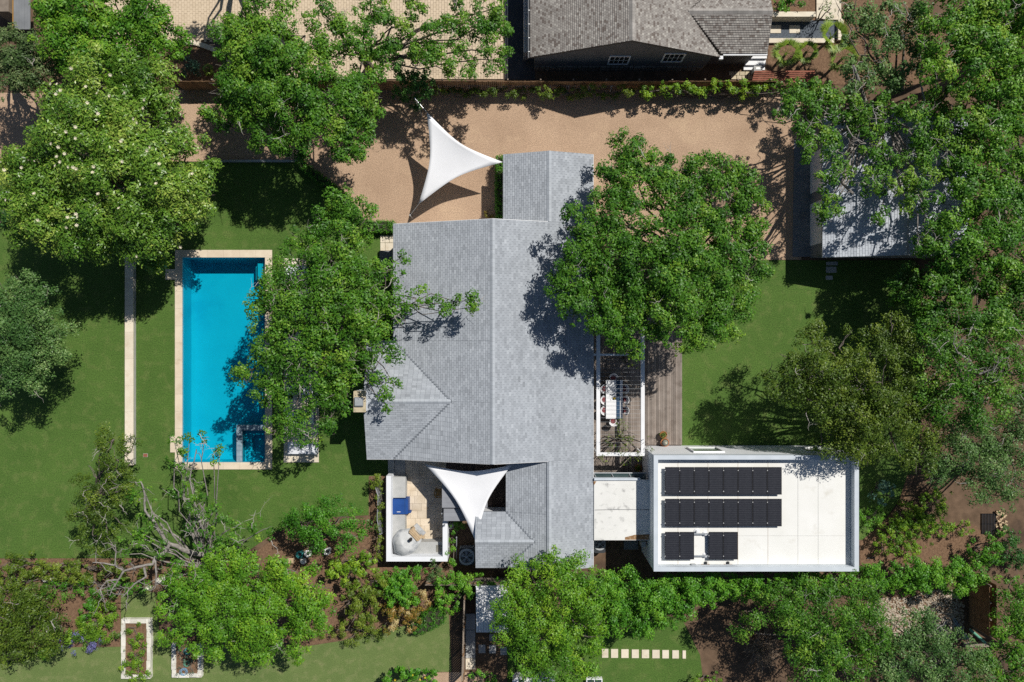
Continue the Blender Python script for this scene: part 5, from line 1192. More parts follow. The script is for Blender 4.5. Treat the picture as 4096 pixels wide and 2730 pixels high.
t = thing('rolled_mat', 'pale green rolled mat leaning at the foot of the timber wall', 'roll', P(3905, 2545, 0)); MB().tube([P(3880, 2518, .15), P(3941, 2572, .35)], .1, 10).build('roll', 'green_roll', t); MB().tube([P(3879.5, 2517.5, .15), P(3880, 2518, .15)], .04, 8).build('core', 'plastic_white', t)
for i, (a, b) in enumerate((((3812, 2478), (3872, 2572)), ((3818, 2475), (3882, 2568)))): 
    t = thing('metal_pole', 'thin bluish metal pole lying across the stones, ' + ['outer one', 'inner one'][i], 'pole', P(*a, 0), 'loose metal poles'); MB().tube([P(*a, .08), P(*b, .5)], .022, 6).build('rod', 'hose_blue', t); MB().tube([P(*b, .5), P(b[0] + .8, b[1] + 1.2, .505)], .03, 6).build('end_cap', 'galv', t)
t = thing('sleeper_edge', 'grey timber sleepers edging the bottom of the stone bed', 'edging', P(3880, 2565, 0))
for i, (a, b, v) in enumerate(((3830, 3880, 2545), (3850, 3960, 2575))): piece('sleeper', X(a), X(b), Y(v + 7), Y(v - 7), 0, .3, 'fence_grey', t)
t = thing('drain_grate', 'dark metal bar grate set in the path by the brick pile', 'grate', P(3952, 2100, 0)); 
for i in range(10): a = 3925 + i * 6; MB().box(X(a), X(a + 3), Y(2135), Y(2055), .03, .09).build('bar', 'black_metal', t)
for v in (2055, 2095, 2134): MB().box(X(3923), X(3984), Y(v + 3), Y(v), .0, .029).build('cross_bar', 'black_metal', t)
bp = thing('brick_pile', 'loose pile of tan bricks beside the metal grate', 'bricks', P(4000, 2090, 0)); rr = random.Random(8)
for i in range(46):
    u, v = rr.uniform(3984, 4022), rr.uniform(2045, 2135); z0_ = (i // 16) * .075; q = P(u, v, .1); piece('brick', q.x - .1, q.x + .1, q.y - .05, q.y + .05, z0_ + .01, z0_ + .08, 'brick_tan', bp, rz=rr.uniform(-.7, .7))
for i, (u, v) in enumerate(((3480, 2232),)): 
    t = thing('garden_tool', 'small black tool lying on the dirt near the annex corner', 'tool', P(u, v, 0)); MB().tube([P(u - 12, v + 3, .05), P(u + 12, v - 3, .05)], .05, 6).build('handle', 'black_metal', t); MB().box(P(u, v).x + .2, P(u, v).x + .32, P(u, v).y - .02, P(u, v).y + .1, .03, .09).build('head', 'black_metal', t)
# junk pile under the dark tree: pots, drums, bags
for i, (u, v, kind, mt, nm, lb) in enumerate(((1233, 2214, 'bin', 'plastic_white', 'plastic_tub', 'round white tub with a dark lid in the pots corner'), (1200, 2218, 'bin', 'hose_teal', 'plastic_tub', 'teal plastic tub in the pots corner under the dark tree'), (1310, 2205, 'bin', 'plastic_white', 'plastic_tub', 'white tub half hidden by leaves east of the round tub'), (1208, 2250, 'bag', 'plastic_white', 'white_sack', 'crumpled white sack below the teal tub'), (1160, 2245, 'box', 'brick_tan', 'wooden_crate', 'small brown crate on the bare soil by the tubs'))):
    t = thing(nm, lb, 'sack' if kind == 'bag' else 'crate' if kind == 'box' else 'tub', P(u, v, 0)); c = P(u, v, .4)
    if kind == 'bin':
        MB().lathe((c.x, c.y, 0), [(0, 0), (.2, 0), (.26, .5), (.28, .5), (.28, .54), (.22, .54), (.2, .45), (0, .45)], 18).build('tub', mt, t); MB().lathe((c.x, c.y, .46), [(.14, 0), (.12, .03), (0, .03)], 14).build('lid', 'ac_dark', t)
    elif kind == 'bag':
        MB().lathe((c.x, c.y, 0), [(.22, 0), (.27, .1), (.2, .25), (.08, .32), (0, .3)], 9).build('sack', mt, t); MB().lathe((c.x, c.y, .3), [(.05, 0), (.09, .07), (0, .05)], 7).build('knot', mt, t)
    else:
        for k in range(4): MB().box(c.x - .22, c.x + .22, c.y - .2 + k * .1, c.y - .12 + k * .1, .3, .33).build('slat', mt, t)
        for k in (-1, 1): MB().box(c.x + k * .2 - .02, c.x + k * .2 + .02, c.y - .2, c.y + .18, 0, .299).build('side', mt, t)
# white rocks in the bed at left
for i, (u, v, w_, h_) in enumerate(((183, 2324, 22, 9), (640, 2326, 25, 12), (590, 2356, 14, 6))):
    c = P(u, v, .4); a, b = w_ * .0190, h_ * .0190; t = thing('white_boulder', ['pale boulder deep in the west hedge', 'pale boulder beside the bare oak limbs', 'small pale stone beneath the bare oak limbs'][i], 'boulder', (c.x, c.y, 0)); rr = random.Random(i)
    m = MB(); ring = 10; prof = [(1, 0), (1.05, .25), (.8, .5), (.35, .62), (0, .63)]; vs_ = []
    for r_, z0_ in prof:
        for k in range(ring): q = 6.2832 * k / ring; j = rr.uniform(.85, 1.12); vs_.append((c.x + a * r_ * j * math.cos(q), c.y + b * r_ * j * math.sin(q), .0 + z0_ * .8))
    m.add(vs_, [(i_ * ring + k, i_ * ring + (k + 1) % ring, (i_ + 1) * ring + (k + 1) % ring, (i_ + 1) * ring + k) for i_ in range(4) for k in range(ring)]).build('rock', 'stone_white', t)
t = thing('valve_cover', 'small rusty square cover in the lawn beside the pool', 'cover', P(582, 1822, 0)); piece('lid', X(574), X(590), Y(1828), Y(1816), 0, .03, 'rust_red', t); piece('rim', X(573), X(591), Y(1829), Y(1815), 0, .02, 'concrete', t)
# ------------------------------------------------------------------ trees (pixels of the 2353-wide view)
mg = tree('magnolia_tree', 'large glossy magnolia dotted with white blossoms at the upper left', [(250, 205, 88, .3), (160, 265, 62), (335, 205, 70), (375, 250, 50, -1), (205, 335, 108, .6), (110, 415, 85), (325, 325, 85, .4), (295, 430, 120, 1), (420, 370, 75), (445, 440, 60, -.5), (470, 400, 36, -1), (185, 495, 100), (85, 480, 68, -1), (330, 520, 75, -.5), (240, 555, 50, -1), (370, 590, 33, -2), (355, 610, 20, -2.3), (410, 520, 40, -1.5), (50, 400, 40, -1), (60, 530, 35, -1.5), (120, 330, 40, -.5)], 6.3, 'leaf_magnolia', dens=15, per=80, leaf=.21, trunk=(270, 400), tr=.35, tint=.52, twigs=14, tvar=.15, rc=(.4, .85), aspect=.42)
fl = MB(); rr = random.Random(2)
pet = bpy.data.meshes.new('flower'); pv_, pf = [], []
for k in range(7):
    a = k * .8976; b = len(pv_); pv_ += [(0, 0, 0), (math.cos(a - .35) * .07, math.sin(a - .35) * .07, .05), (math.cos(a) * .135, math.sin(a) * .135, .045), (math.cos(a + .35) * .07, math.sin(a + .35) * .07, .05)]; pf.append((b, b + 1, b + 2, b + 3))
pet.from_pydata(pv_, [], pf); pet.materials.append(MATS['petal'])
cr = [o for o in mg.children if o.name.startswith('crown')][0].data; co = np.empty(len(cr.vertices) * 3, np.float32); cr.vertices.foreach_get('co', co); co = co.reshape(-1, 3)
for (zx_, zy_) in ((918, 630), (665, 632), (760, 775), (568, 828), (548, 872), (848, 825), (960, 850), (1066, 797), (1238, 860), (1292, 978), (838, 955), (912, 1040), (1215, 1078), (1258, 1117), (750, 1178), (665, 1217), (758, 1280), (500, 1307), (550, 1333), (1160, 1307), (595, 1387), (518, 1410), (1402, 1352), (1400, 1395), (150, 1490), (1178, 1487), (668, 1520), (760, 1545), (430, 710), (382, 715), (1690, 1545)) :
    rr_ = (zx_ / 2.24, zy_ / 2.24)
    for zt in (8.6, 7.8, 7.0, 6.2, 5.4, 4.6):
        q = P(rr_[0], rr_[1], zt) - ORG[mg.name]; d2 = (co[:, 0] - q.x) ** 2 + (co[:, 1] - q.y) ** 2; s = co[d2 < .12]
        if len(s) > 12 and s[:, 2].max() > zt - 1: break
    o = bpy.data.objects.new('flower', pet); COL.objects.link(o); o.parent = mg; o.location = (q.x, q.y, (s[:, 2].max() if len(s) else zt) + .02); o.rotation_euler = (rr.uniform(-.5, .5), rr.uniform(-.5, .5), rr.uniform(0, 6))
for (zx_, zy_) in ((480, 268), (188, 308), (897, 75), (1140, 310), (1300, 425), (755, 470), (925, 470), (940, 495), (745, 553), (920, 560), (490, 490), (1588, 685), (1285, 790), (1640, 55), (1085, 75), (1090, 130), (760, 20), (1600, 215), (205, 60), (705, 45)):
    q = P(zx_ / 2.24, 680 + zy_ / 2.24, 6.5) - ORG[mg.name]; d2 = (co[:, 0] - q.x) ** 2 + (co[:, 1] - q.y) ** 2; s = co[d2 < .12]
    o = bpy.data.objects.new('flower', pet); COL.objects.link(o); o.parent = mg; o.location = (q.x, q.y, (s[:, 2].max() if len(s) else 6) + .02); o.rotation_euler = (rr.uniform(-.5, .5), rr.uniform(-.5, .5), rr.uniform(0, 6))
tree('broadleaf_tree', 'bright green tree against the top edge above the magnolia', [(115, 20, 50), (180, 20, 60), (135, 75, 60), (205, 70, 65), (190, 120, 55), (150, 140, 35), (270, 25, 55), (300, 70, 45), (265, 110, 55), (340, 45, 55), (375, 70, 48), (345, 110, 55), (395, 110, 42), (300, 145, 50), (250, 150, 40)], 5.8, 'leaf_bright', trunk=(250, 70), leaf=.18, twigs=8, tint=.5)
tree('olive_green_tree', 'dull olive green tree at the top left edge', [(25, 115, 48), (65, 110, 45), (30, 165, 45), (75, 165, 48), (110, 170, 40), (20, 200, 32), (100, 115, 30), (70, 200, 30), (-10, 150, 40)], 5.0, 'leaf_olive', trunk=(60, 150), leaf=.15, twigs=6, tint=.5)
tree('oak_tree', 'dense oak with a few orange leaves overhanging the drive', [(520, 90, 42), (560, 80, 50, 0, .1), (620, 40, 60, 0, .15), (600, 110, 60, 0, .18), (560, 150, 65), (640, 150, 65, .6), (700, 80, 50, 0, .08), (520, 195, 45), (590, 210, 75, .5), (670, 210, 70, .6), (730, 150, 50), (755, 210, 55), (540, 255, 45, -.5), (620, 280, 70), (700, 280, 65), (770, 275, 55), (820, 240, 50), (845, 215, 32), (660, 325, 32, -1), (820, 300, 42, -.5), (840, 335, 28, -1), (795, 330, 38, -1), (800, 372, 18, -1.5), (690, 345, 16, -1.5), (490, 275, 25, -1), (850, 270, 28, -.5), (470, 265, 14, -1)], 6.6, 'leaf_oak', trunk=(655, 195), tr=.32, twigs=60, tint=.5)
tree('oak_tree', 'open sparse oak spreading over the paved forecourt', [(790, 60, 42), (740, 30, 35), (850, 25, 45), (830, 100, 48), (770, 130, 38), (880, 130, 45), (900, 60, 40), (950, 30, 42), (950, 100, 45), (1000, 60, 38), (1010, 130, 45), (1060, 30, 42), (1060, 90, 40), (1110, 60, 42), (1130, 20, 40), (1090, 140, 38), (1130, 120, 36), (1160, 140, 26), (860, 170, 32), (1040, 170, 26), (1150, 60, 26), (820, 180, 30)], 6.0, 'leaf_oak', trunk=(850, 160), tr=.3, twigs=40, tint=.52, dens=13, per=125, rc=(.3, .6), shell=.2)
shrub('ivy_column', 'dark ivy-clad column of foliage rising beside the drive fence', [(945, 165, 38, 1.5), (930, 195, 34), (960, 200, 36, .5), (945, 225, 28, -1)], 2.8, 'leaf_dark', cat='ivy', leaf=.15, dens=20, tint=.5)
tree('oak_tree', 'broad oak between the pool and the house', [(790, 475, 42), (830, 490, 32), (855, 490, 16, -1), (740, 510, 40), (775, 540, 58), (720, 560, 45), (690, 550, 32, -.5), (820, 540, 42), (680, 600, 40), (760, 600, 58), (690, 640, 60), (640, 660, 46), (620, 690, 38), (760, 660, 65, .4), (840, 630, 50), (820, 680, 55), (900, 620, 26), (885, 660, 38), (925, 592, 15), (700, 710, 70, .4), (780, 730, 70, .6), (860, 710, 55), (910, 690, 34), (955, 685, 34), (1000, 700, 22), (1030, 715, 14), (1050, 695, 18), (1085, 690, 17), (1095, 705, 12), (930, 725, 24), (630, 740, 55), (590, 710, 26, -.5), (575, 690, 15, -.6), (680, 790, 65), (760, 800, 68, .5), (840, 780, 58), (880, 810, 42), (620, 810, 42), (580, 850, 32, -.4), (555, 870, 20, -.6), (600, 890, 32, -.5), (650, 870, 50), (720, 870, 58), (790, 870, 48), (850, 850, 36), (680, 930, 48, -.3), (745, 920, 42, -.3), (625, 935, 30, -.6), (640, 985, 34, -.8), (700, 985, 38, -.8), (760, 960, 30, -.8), (790, 930, 24, -.8), (890, 905, 16, -.4), (905, 885, 16, -.4), (890, 935, 9, -.6), (760, 1000, 16, -1.2), (730, 1010, 14, -1.2)], 6.2, 'leaf_oak', trunk=(760, 690), tr=.34, twigs=170, tint=.5, dens=13.5, per=78)
tree('oak_tree', 'very large dark oak over the east side of the house roof', [(1440, 340, 40, -.5), (1405, 385, 38, -.5), (1470, 370, 45), (1400, 440, 45), (1470, 430, 65), (1550, 395, 42), (1620, 390, 48), (1670, 400, 42), (1700, 440, 48), (1725, 480, 40), (1560, 460, 65, .5), (1640, 470, 60, .3), (1380, 490, 48), (1330, 520, 38), (1315, 490, 24), (1440, 510, 65, .6), (1530, 540, 70, .8), (1610, 550, 66, .4, .1), (1690, 540, 58, 0, .18), (1735, 560, 30, 0, .1), (1340, 580, 50), (1290, 610, 26), (1410, 590, 65, .6), (1500, 620, 70, .8), (1590, 630, 65, .4), (1670, 620, 58, 0, .08), (1725, 620, 36), (1310, 650, 44), (1275, 660, 26), (1370, 670, 58), (1450, 690, 65, .5), (1540, 700, 66, .3), (1620, 700, 58), (1690, 690, 46), (1320, 705, 42), (1400, 740, 48), (1470, 760, 46), (1550, 760, 46, -.3, .1), (1620, 765, 44, -.4, .14), (1670, 750, 34, -.3, .1), (1420, 790, 32, -.8), (1450, 800, 24, -1), (1590, 790, 30, -.8, .14), (1365, 730, 20, -.5)], 6.8, 'leaf_oak', trunk=(1560, 590), tr=.4, twigs=90, tint=.46, dens=14.5)
tree('oak_tree', 'straggling oak with pale dead limbs arching over the garage roof', [(1830, 225, 42), (1880, 215, 46), (1850, 265, 38), (1930, 250, 46), (1820, 300, 34), (1880, 310, 42), (1850, 340, 28), (1940, 310, 44), (1990, 270, 48), (2050, 260, 48), (2000, 330, 38), (1910, 370, 32), (1900, 420, 26), (1920, 470, 24), (1960, 400, 28), (1990, 430, 28), (2040, 370, 38), (2030, 430, 32), (2070, 440, 40), (1890, 470, 22), (2020, 500, 22, -.5), (2100, 380, 42), (2120, 440, 38), (2110, 300, 46), (2140, 340, 46), (2130, 500, 36), (2150, 550, 40), (2110, 560, 28), (1800, 260, 24), (1900, 500, 16)], 6.2, 'leaf_oak', trunk=(1985, 285), tr=.4, bark='bark_grey', twigs=110, tint=.52, dens=13, per=120, rc=(.3, .6), shell=.25,
     limbs=[([(1985, 285), (1960, 320), (1950, 380), (1935, 420), (1960, 445)], (3.5, 6.2), (.22, .08)), ([(1985, 285), (1990, 240), (1975, 200), (1960, 150)], (3.5, 6.6), (.24, .08)), ([(2040, 290), (2070, 345), (2090, 400), (2060, 440)], (4.5, 6.2), (.14, .05)), ([(1985, 285), (1940, 300), (1900, 320), (1850, 300)], (4.5, 6.8), (.13, .04)), ([(2130, 310), (2110, 280), (2125, 230), (2110, 170), (2150, 140)], (6, 7.3), (.08, .03)), ([(1945, 290), (1960, 315), (1990, 330)], (7, 7.4), (.06, .02))], limb_tips=2)
tree('oak_tree', 'pale-leaved oak above the cream landing at the top edge', [(1960, 30, 40), (1990, 80, 40), (1955, 90, 26), (2030, 40, 42), (2060, 100, 42), (2010, 140, 40), (1960, 160, 32), (2090, 40, 42), (2110, 110, 40), (2040, 190, 42), (2090, 170, 42), (1930, 20, 26), (1980, 190, 36), (1940, 200, 26)], 5.8, 'leaf_dusty', trunk=(2020, 230), tr=.28, twigs=70, tint=.56, dens=13, per=120, rc=(.3, .6), shell=.25)
tree('broadleaf_tree', 'tall green tree filling the top right corner', [(2160, 30, 58), (2220, 20, 62), (2290, 30, 66), (2345, 30, 60), (2170, 100, 58), (2240, 90, 66), (2320, 100, 66), (2200, 160, 58), (2280, 170, 66), (2345, 180, 58), (2150, 170, 44)], 7.2, 'leaf_bright', trunk=(2260, 120), tr=.36, twigs=50, tint=.5, dens=13)
tree('broadleaf_tree', 'yellowish tree with bare twigs right of the garage roof', [(2170, 230, 52), (2220, 250, 46, .3, .22), (2200, 300, 55, .3, .16), (2240, 330, 40, 0, .12), (2160, 290, 40), (2180, 350, 46, 0, .08), (2220, 390, 48), (2170, 410, 40)], 6.0, 'leaf_oak', trunk=(2200, 330), tr=.28, twigs=55, tint=.5, dens=11.5)
tree('broadleaf_tree', 'dark dense tree along the right edge level with the garage', [(2290, 240, 58), (2345, 260, 55), (2270, 310, 58), (2330, 340, 60), (2260, 390, 56), (2320, 420, 62), (2240, 460, 58), (2300, 490, 62), (2350, 500, 50), (2200, 480, 48), (2190, 550, 56), (2260, 560, 62), (2330, 580, 60)], 6.6, 'leaf_bright', trunk=(2290, 430), tr=.36, twigs=45, tint=.43, dens=13)
tree('broadleaf_tree', 'shady tree south-east of the garage with dark lower branches', [(2140, 610, 50), (2180, 640, 56), (2230, 630, 56), (2300, 650, 60), (2345, 690, 50), (2100, 640, 36, -1.5, -.15), (2060, 670, 34, -2, -.2), (2110, 690, 44, -1), (2180, 700, 56), (2250, 710, 58), (2150, 740, 46), (2310, 740, 56)], 5.6, 'leaf_oak', trunk=(2200, 670), tr=.32, twigs=25, tint=.44, dens=13)
tree('oak_tree', 'wide fine-leaved oak covering the east lawn edge', [(1800, 880, 40, -.5), (1770, 850, 22, -.6), (1830, 830, 46), (1870, 790, 46), (1880, 860, 64, .4), (1930, 800, 52), (1850, 920, 52), (1900, 930, 64, .5), (1950, 870, 66, .7), (2000, 810, 56), (2050, 770, 50), (1970, 950, 66, .6), (2030, 880, 70, .8), (2080, 820, 58), (1890, 990, 50, -.4), (1960, 1010, 52), (2040, 960, 66, .6), (2100, 900, 62), (2000, 1040, 38, -.6), (1930, 1030, 26, -.8), (2060, 1030, 46), (2120, 970, 54), (2110, 1050, 44)], 6.0, 'leaf_yew', trunk=(1980, 930), tr=.36, twigs=40, tint=.42, dens=15, leaf=.14, per=95)
tree('oak_tree', 'tall oak with silvery limbs near the right edge', [(2140, 790, 54), (2200, 770, 60), (2270, 780, 64), (2340, 790, 54), (2160, 850, 62), (2230, 850, 66), (2300, 860, 66), (2350, 870, 46), (2190, 920, 62), (2260, 930, 62), (2150, 920, 40)], 7.2, 'leaf_oak', trunk=(2240, 850), tr=.36, bark='bark_grey', twigs=65, tint=.5, dens=13, leaf=.15, per=90,
     limbs=[([(2225, 910), (2215, 880), (2205, 850), (2230, 830)], (6.5, 7.9), (.12, .05)), ([(2230, 830), (2200, 810), (2190, 790)], (7.5, 8.2), (.08, .03)), ([(2250, 860), (2280, 850), (2300, 830)], (7.6, 8.3), (.08, .03))], limb_tips=4)
tree('feathery_tree', 'greyish green feathery tree below the silvery oak at the right edge', [(2340, 950, 56), (2280, 1000, 60), (2220, 1000, 56), (2340, 1030, 54), (2170, 1000, 44), (2180, 1050, 52), (2250, 1060, 58), (2310, 1090, 55), (2230, 1110, 46), (2140, 1080, 36), (2290, 1140, 40), (2345, 1120, 36)], 5.4, 'leaf_dusty', trunk=(2260, 1030), tr=.28, twigs=25, tint=.46, dens=15, leaf=.13, per=100)
tree('bay_tree', 'dense grey-green domed tree at the left edge of the lawn', [(60, 670, 45, -.4), (25, 700, 55), (90, 710, 58, .3), (50, 760, 72, .6), (120, 750, 45, -.3), (20, 790, 55), (95, 800, 58, .3), (130, 800, 28, -.5), (50, 840, 60), (15, 870, 46), (80, 860, 40, -.4), (-20, 820, 50), (-10, 740, 50)], 4.4, 'leaf_dusty', trunk=(50, 770), leaf=.14, per=105, tr=.28, twigs=20, tint=.47, dens=17)
tree('yew_tree', 'dark olive conifer-like tree on the lower left lawn', [(260, 1010, 38, .5), (240, 1030, 28), (270, 1060, 38), (220, 1100, 38), (190, 1120, 26), (230, 1150, 50), (190, 1180, 34), (260, 1190, 44), (210, 1230, 38), (280, 1120, 40), (300, 1060, 26), (250, 1250, 26, -.5), (310, 1010, 16)], 4.2, 'leaf_yew', trunk=(250, 1130), leaf=.13, per=105, tr=.22, twigs=45, tint=.42, dens=17, rc=(.28, .55))
zz5 = lambda lst: [(u / 2.24, 2030 + v / 2.24) for u, v in lst]
zf = lambda lst: [(u / K, v / K) for u, v in lst]
L5 = lambda lst: zf(zz5(lst))
tree('oak_tree', 'half-bare scraggly oak with long pale limbs above the lower garden', [(330, 1130, 30), (350, 1180, 30), (330, 1230, 24), (400, 1060, 22), (425, 1090, 24), (410, 1130, 15), (445, 1130, 26), (450, 1165, 26), (470, 1200, 34), (500, 1180, 26), (530, 1215, 36), (470, 1005, 13, .4), (505, 1030, 14, .4), (490, 1050, 14), (435, 1010, 9, .4), (400, 1015, 14), (420, 1045, 16), (300, 1230, 24), (290, 1275, 16), (560, 1240, 36), (520, 1260, 36), (480, 1240, 28), (380, 1260, 18), (350, 1350, 18), (600, 1220, 34)], 4.6, 'leaf_oak', bark='bark_grey', trunk=(500, 1290), tr=.24, twigs=80, tint=.5, dens=13, per=72, rc=(.25, .52), branches=1,
     limbs=[(L5([(1890, 430), (1700, 400), (1520, 330), (1410, 190), (1390, 140)]), (2.6, 4.9), (.2, .09)), (L5([(1390, 140), (1300, 30), (1290, -150), (1260, -230)]), (4.9, 5.2), (.09, .04)), (L5([(1520, 330), (1470, 410), (1390, 450), (1370, 510), (1250, 530), (1110, 570), (1030, 520), (930, 500), (830, 495)]), (4.0, 5.4), (.15, .03)), (L5([(1110, 570), (1060, 650), (960, 655), (900, 730), (830, 780)]), (5.0, 5.1), (.08, .02)), (L5([(1290, 540), (1310, 620), (1200, 690), (1140, 760), (1090, 810)]), (4.8, 5.1), (.09, .025)), (L5([(1390, 450), (1400, 600), (1390, 720)]), (4.4, 4.6), (.08, .03)), (L5([(1060, 650), (1000, 740), (985, 790)]), (5.0, 5.1), (.06, .02)), (L5([(900, 730), (920, 810)]), (5.1, 5.1), (.05, .02)), (L5([(1030, 520), (1040, 400), (1030, 330)]), (5.3, 5.5), (.05, .02)), (L5([(1890, 430), (1950, 440), (2000, 560)]), (3.6, 4.4), (.12, .05)), (L5([(1890, 430), (1820, 620), (1780, 690)]), (3.8, 4.8), (.08, .025)), (L5([(1800, 160), (1780, 80), (1700, -250), (1760, -520)]), (4.4, 5.2), (.08, .03)), (L5([(1890, 430), (1860, 260), (1800, 160)]), (3.0, 4.4), (.13, .08))], limb_tips=4)
tree('elm_tree', 'bushy bright tree above the two raised beds', [(420, 1330, 38), (400, 1390, 38), (460, 1370, 60, .3), (440, 1440, 44, -.3), (530, 1310, 58), (520, 1400, 66, .5), (590, 1340, 66, .4), (600, 1420, 66, .4), (660, 1310, 52), (670, 1390, 62, .3), (720, 1350, 50), (510, 1470, 44, -.5), (580, 1480, 48, -.4), (650, 1470, 44, -.5), (710, 1430, 44), (740, 1400, 28), (390, 1450, 26, -.6), (460, 1500, 22, -.8), (620, 1515, 20, -.9), (690, 1505, 20, -.9)], 4.8, 'leaf_pecan', trunk=(570, 1400), leaf=.16, tr=.28, twigs=45, tint=.48, dens=14.5)
tree('evergreen_tree', 'rounded deep green evergreen left of the walled courtyard', [(690, 1200, 40), (730, 1180, 42), (780, 1190, 48, .3), (820, 1200, 36), (760, 1230, 48), (710, 1240, 38), (820, 1235, 30), (660, 1215, 24, -.5)], 3.6, 'leaf_hedge', trunk=(755, 1215), leaf=.13, per=110, tr=.18, tint=.36, dens=19, rc=(.28, .55))
tree('pecan_tree', 'bright green feathery tree overlapping the south wing and shed', [(1270, 1290, 32, -.5), (1220, 1320, 44), (1290, 1340, 58, .3), (1180, 1350, 38), (1340, 1320, 38), (1160, 1400, 32), (1220, 1400, 60, .5), (1300, 1410, 66, .7), (1350, 1380, 46), (1180, 1450, 42), (1250, 1470, 62, .5), (1330, 1460, 54), (1210, 1520, 46), (1280, 1530, 54), (1340, 1515, 38), (1150, 1430, 20, -.5), (1370, 1440, 30, -.4), (1240, 1300, 20, -.6), (1310, 1300, 18, -.6), (1190, 1380, 36)], 5.0, 'leaf_pecan', trunk=(1260, 1420), leaf=.17, tr=.28, tint=.5, dens=14, aspect=.4)
tree('live_oak', 'fine-leaved tree south of the annex with a clearing of stones beside it', [(1800, 1385, 44), (1860, 1370, 52), (1830, 1430, 56), (1900, 1420, 66, .4), (1960, 1370, 52), (1970, 1440, 64, .3), (1900, 1490, 60), (1840, 1490, 44), (2000, 1490, 56), (1740, 1410, 38, -.5), (1700, 1440, 32, -.8), (2010, 1400, 38), (1940, 1540, 50), (1860, 1545, 46)], 4.8, 'leaf_oak', trunk=(1900, 1440), leaf=.14, per=95, tr=.28, twigs=35, tint=.5, dens=15)
tree('live_oak', 'dark tree at the bottom edge below the river stones', [(2060, 1440, 46), (2110, 1450, 48), (2060, 1500, 54), (2130, 1500, 56, .3), (2190, 1480, 42, -.4), (2110, 1550, 56), (2190, 1540, 52), (2240, 1530, 42), (2040, 1550, 44), (2140, 1430, 26, -.5)], 4.6, 'leaf_dusty', trunk=(2120, 1500), leaf=.14, per=95, tr=.26, twigs=15, tint=.42, dens=15)
tree('broadleaf_tree', 'leafy tree in the bottom right corner behind the timber wall', [(2320, 1350, 36), (2340, 1400, 44), (2310, 1430, 36), (2335, 1470, 44), (2290, 1520, 44), (2340, 1540, 48), (2260, 1550, 40)], 4.2, 'leaf_bright', trunk=(2325, 1450), leaf=.15, tr=.22, tint=.48, dens=15)

tree('broadleaf_tree', 'tree standing beyond the top edge whose shade falls on the forecourt', [(470, -95, 55), (540, -85, 60), (610, -90, 60), (680, -95, 55), (560, -140, 60), (640, -150, 60), (480, -150, 50), (720, -120, 40)], 7.0, 'leaf_bright', trunk=(590, -110), tr=.35, tint=.5)
# ------------------------------------------------------------------ shrubs, hedges, creepers
HB = [(1385, 1350, 42), (1440, 1360, 52), (1400, 1410, 46), (1500, 1365, 52), (1470, 1420, 42), (1560, 1365, 48), (1540, 1415, 32), (1610, 1350, 38), (1660, 1350, 34), (1710, 1345, 34), (1760, 1345, 32), (1815, 1340, 30), (1870, 1335, 30), (1930, 1335, 30), (1990, 1325, 32), (2040, 1325, 36), (2090, 1320, 40), (2140, 1325, 38), (2190, 1325, 40), (2230, 1325, 28)]
for i, (x, y, r) in enumerate(HB):
    wh_ = 'nearest the south wing' if i == 0 else 'at the far end by the timber wall' if i == len(HB) - 1 else f'{ORD[i]} from the south wing'
    shrub('hedge_shrub', f'bright green hedge shrub behind the annex, {wh_}', [(x, y, r), (x + r * .5, y + R.uniform(-6, 6), r * .7), (x - r * .4, y + R.uniform(-8, 8), r * .65, -.3)], 2.2 if i > 7 else 2.6, 'leaf_hedge', leaf=.15, dens=22, per=150, tint=.5, group='tall hedge behind the annex', rc=(.25, .5), rzf=.85)
for i, (x, y, r) in enumerate(((2075, 1190, 38), (2105, 1220, 42), (2055, 1225, 34), (2140, 1170, 30), (2120, 1200, 30), (2030, 1250, 26), (2085, 1262, 27), (2165, 1215, 26), (2213, 1218, 24), (2150, 1150, 28))):
    lb = ['largest of the cluster', 'in the cluster centre', 'on the annex side of the cluster', 'at the cluster top', 'filling the cluster middle', 'lowest on the dirt path', 'at the cluster bottom', 'standing alone on bare dirt', 'next to the brick pile path', 'under the feathery tree'][i]
    shrub('round_shrub', f'rounded lime green shrub, {lb}', [(x, y, r), (x + r * .35, y - r * .3, r * .6)], .8, 'leaf_lime', leaf=.12, dens=34, per=230, tint=.36, group='rounded lime shrubs', rc=(.16, .32))
shrub('ivy_mound', 'dark ivy mound over the metal rail by the brick pile', [(2260, 1260, 34), (2280, 1290, 24), (2240, 1280, 24), (2290, 1240, 18)], 1.2, 'leaf_hedge', cat='ivy', tint=.4, leaf=.13)
shrub('dark_shrub', 'dark green shrubs at the right edge behind the ivy mound', [(2320, 1270, 30), (2345, 1300, 28), (2320, 1240, 22)], 1.0, 'leaf_dark', tint=.45)
shrub('tropical_plant', 'blue-green large-leaved plant beside the annex east wall', [(2010, 1130, 26), (2035, 1140, 24), (2020, 1110, 18), (2040, 1120, 16)], .8, 'leaf_agave', leaf=.28, dens=14, per=22, tint=.5)
shrub('ornamental_grass', 'soft pale ornamental grass tuft against the annex wall', [(1995, 1190, 22), (2015, 1180, 18), (1990, 1210, 14)], .5, 'leaf_hedge', cat='grass tuft', leaf=.1, tint=.62)
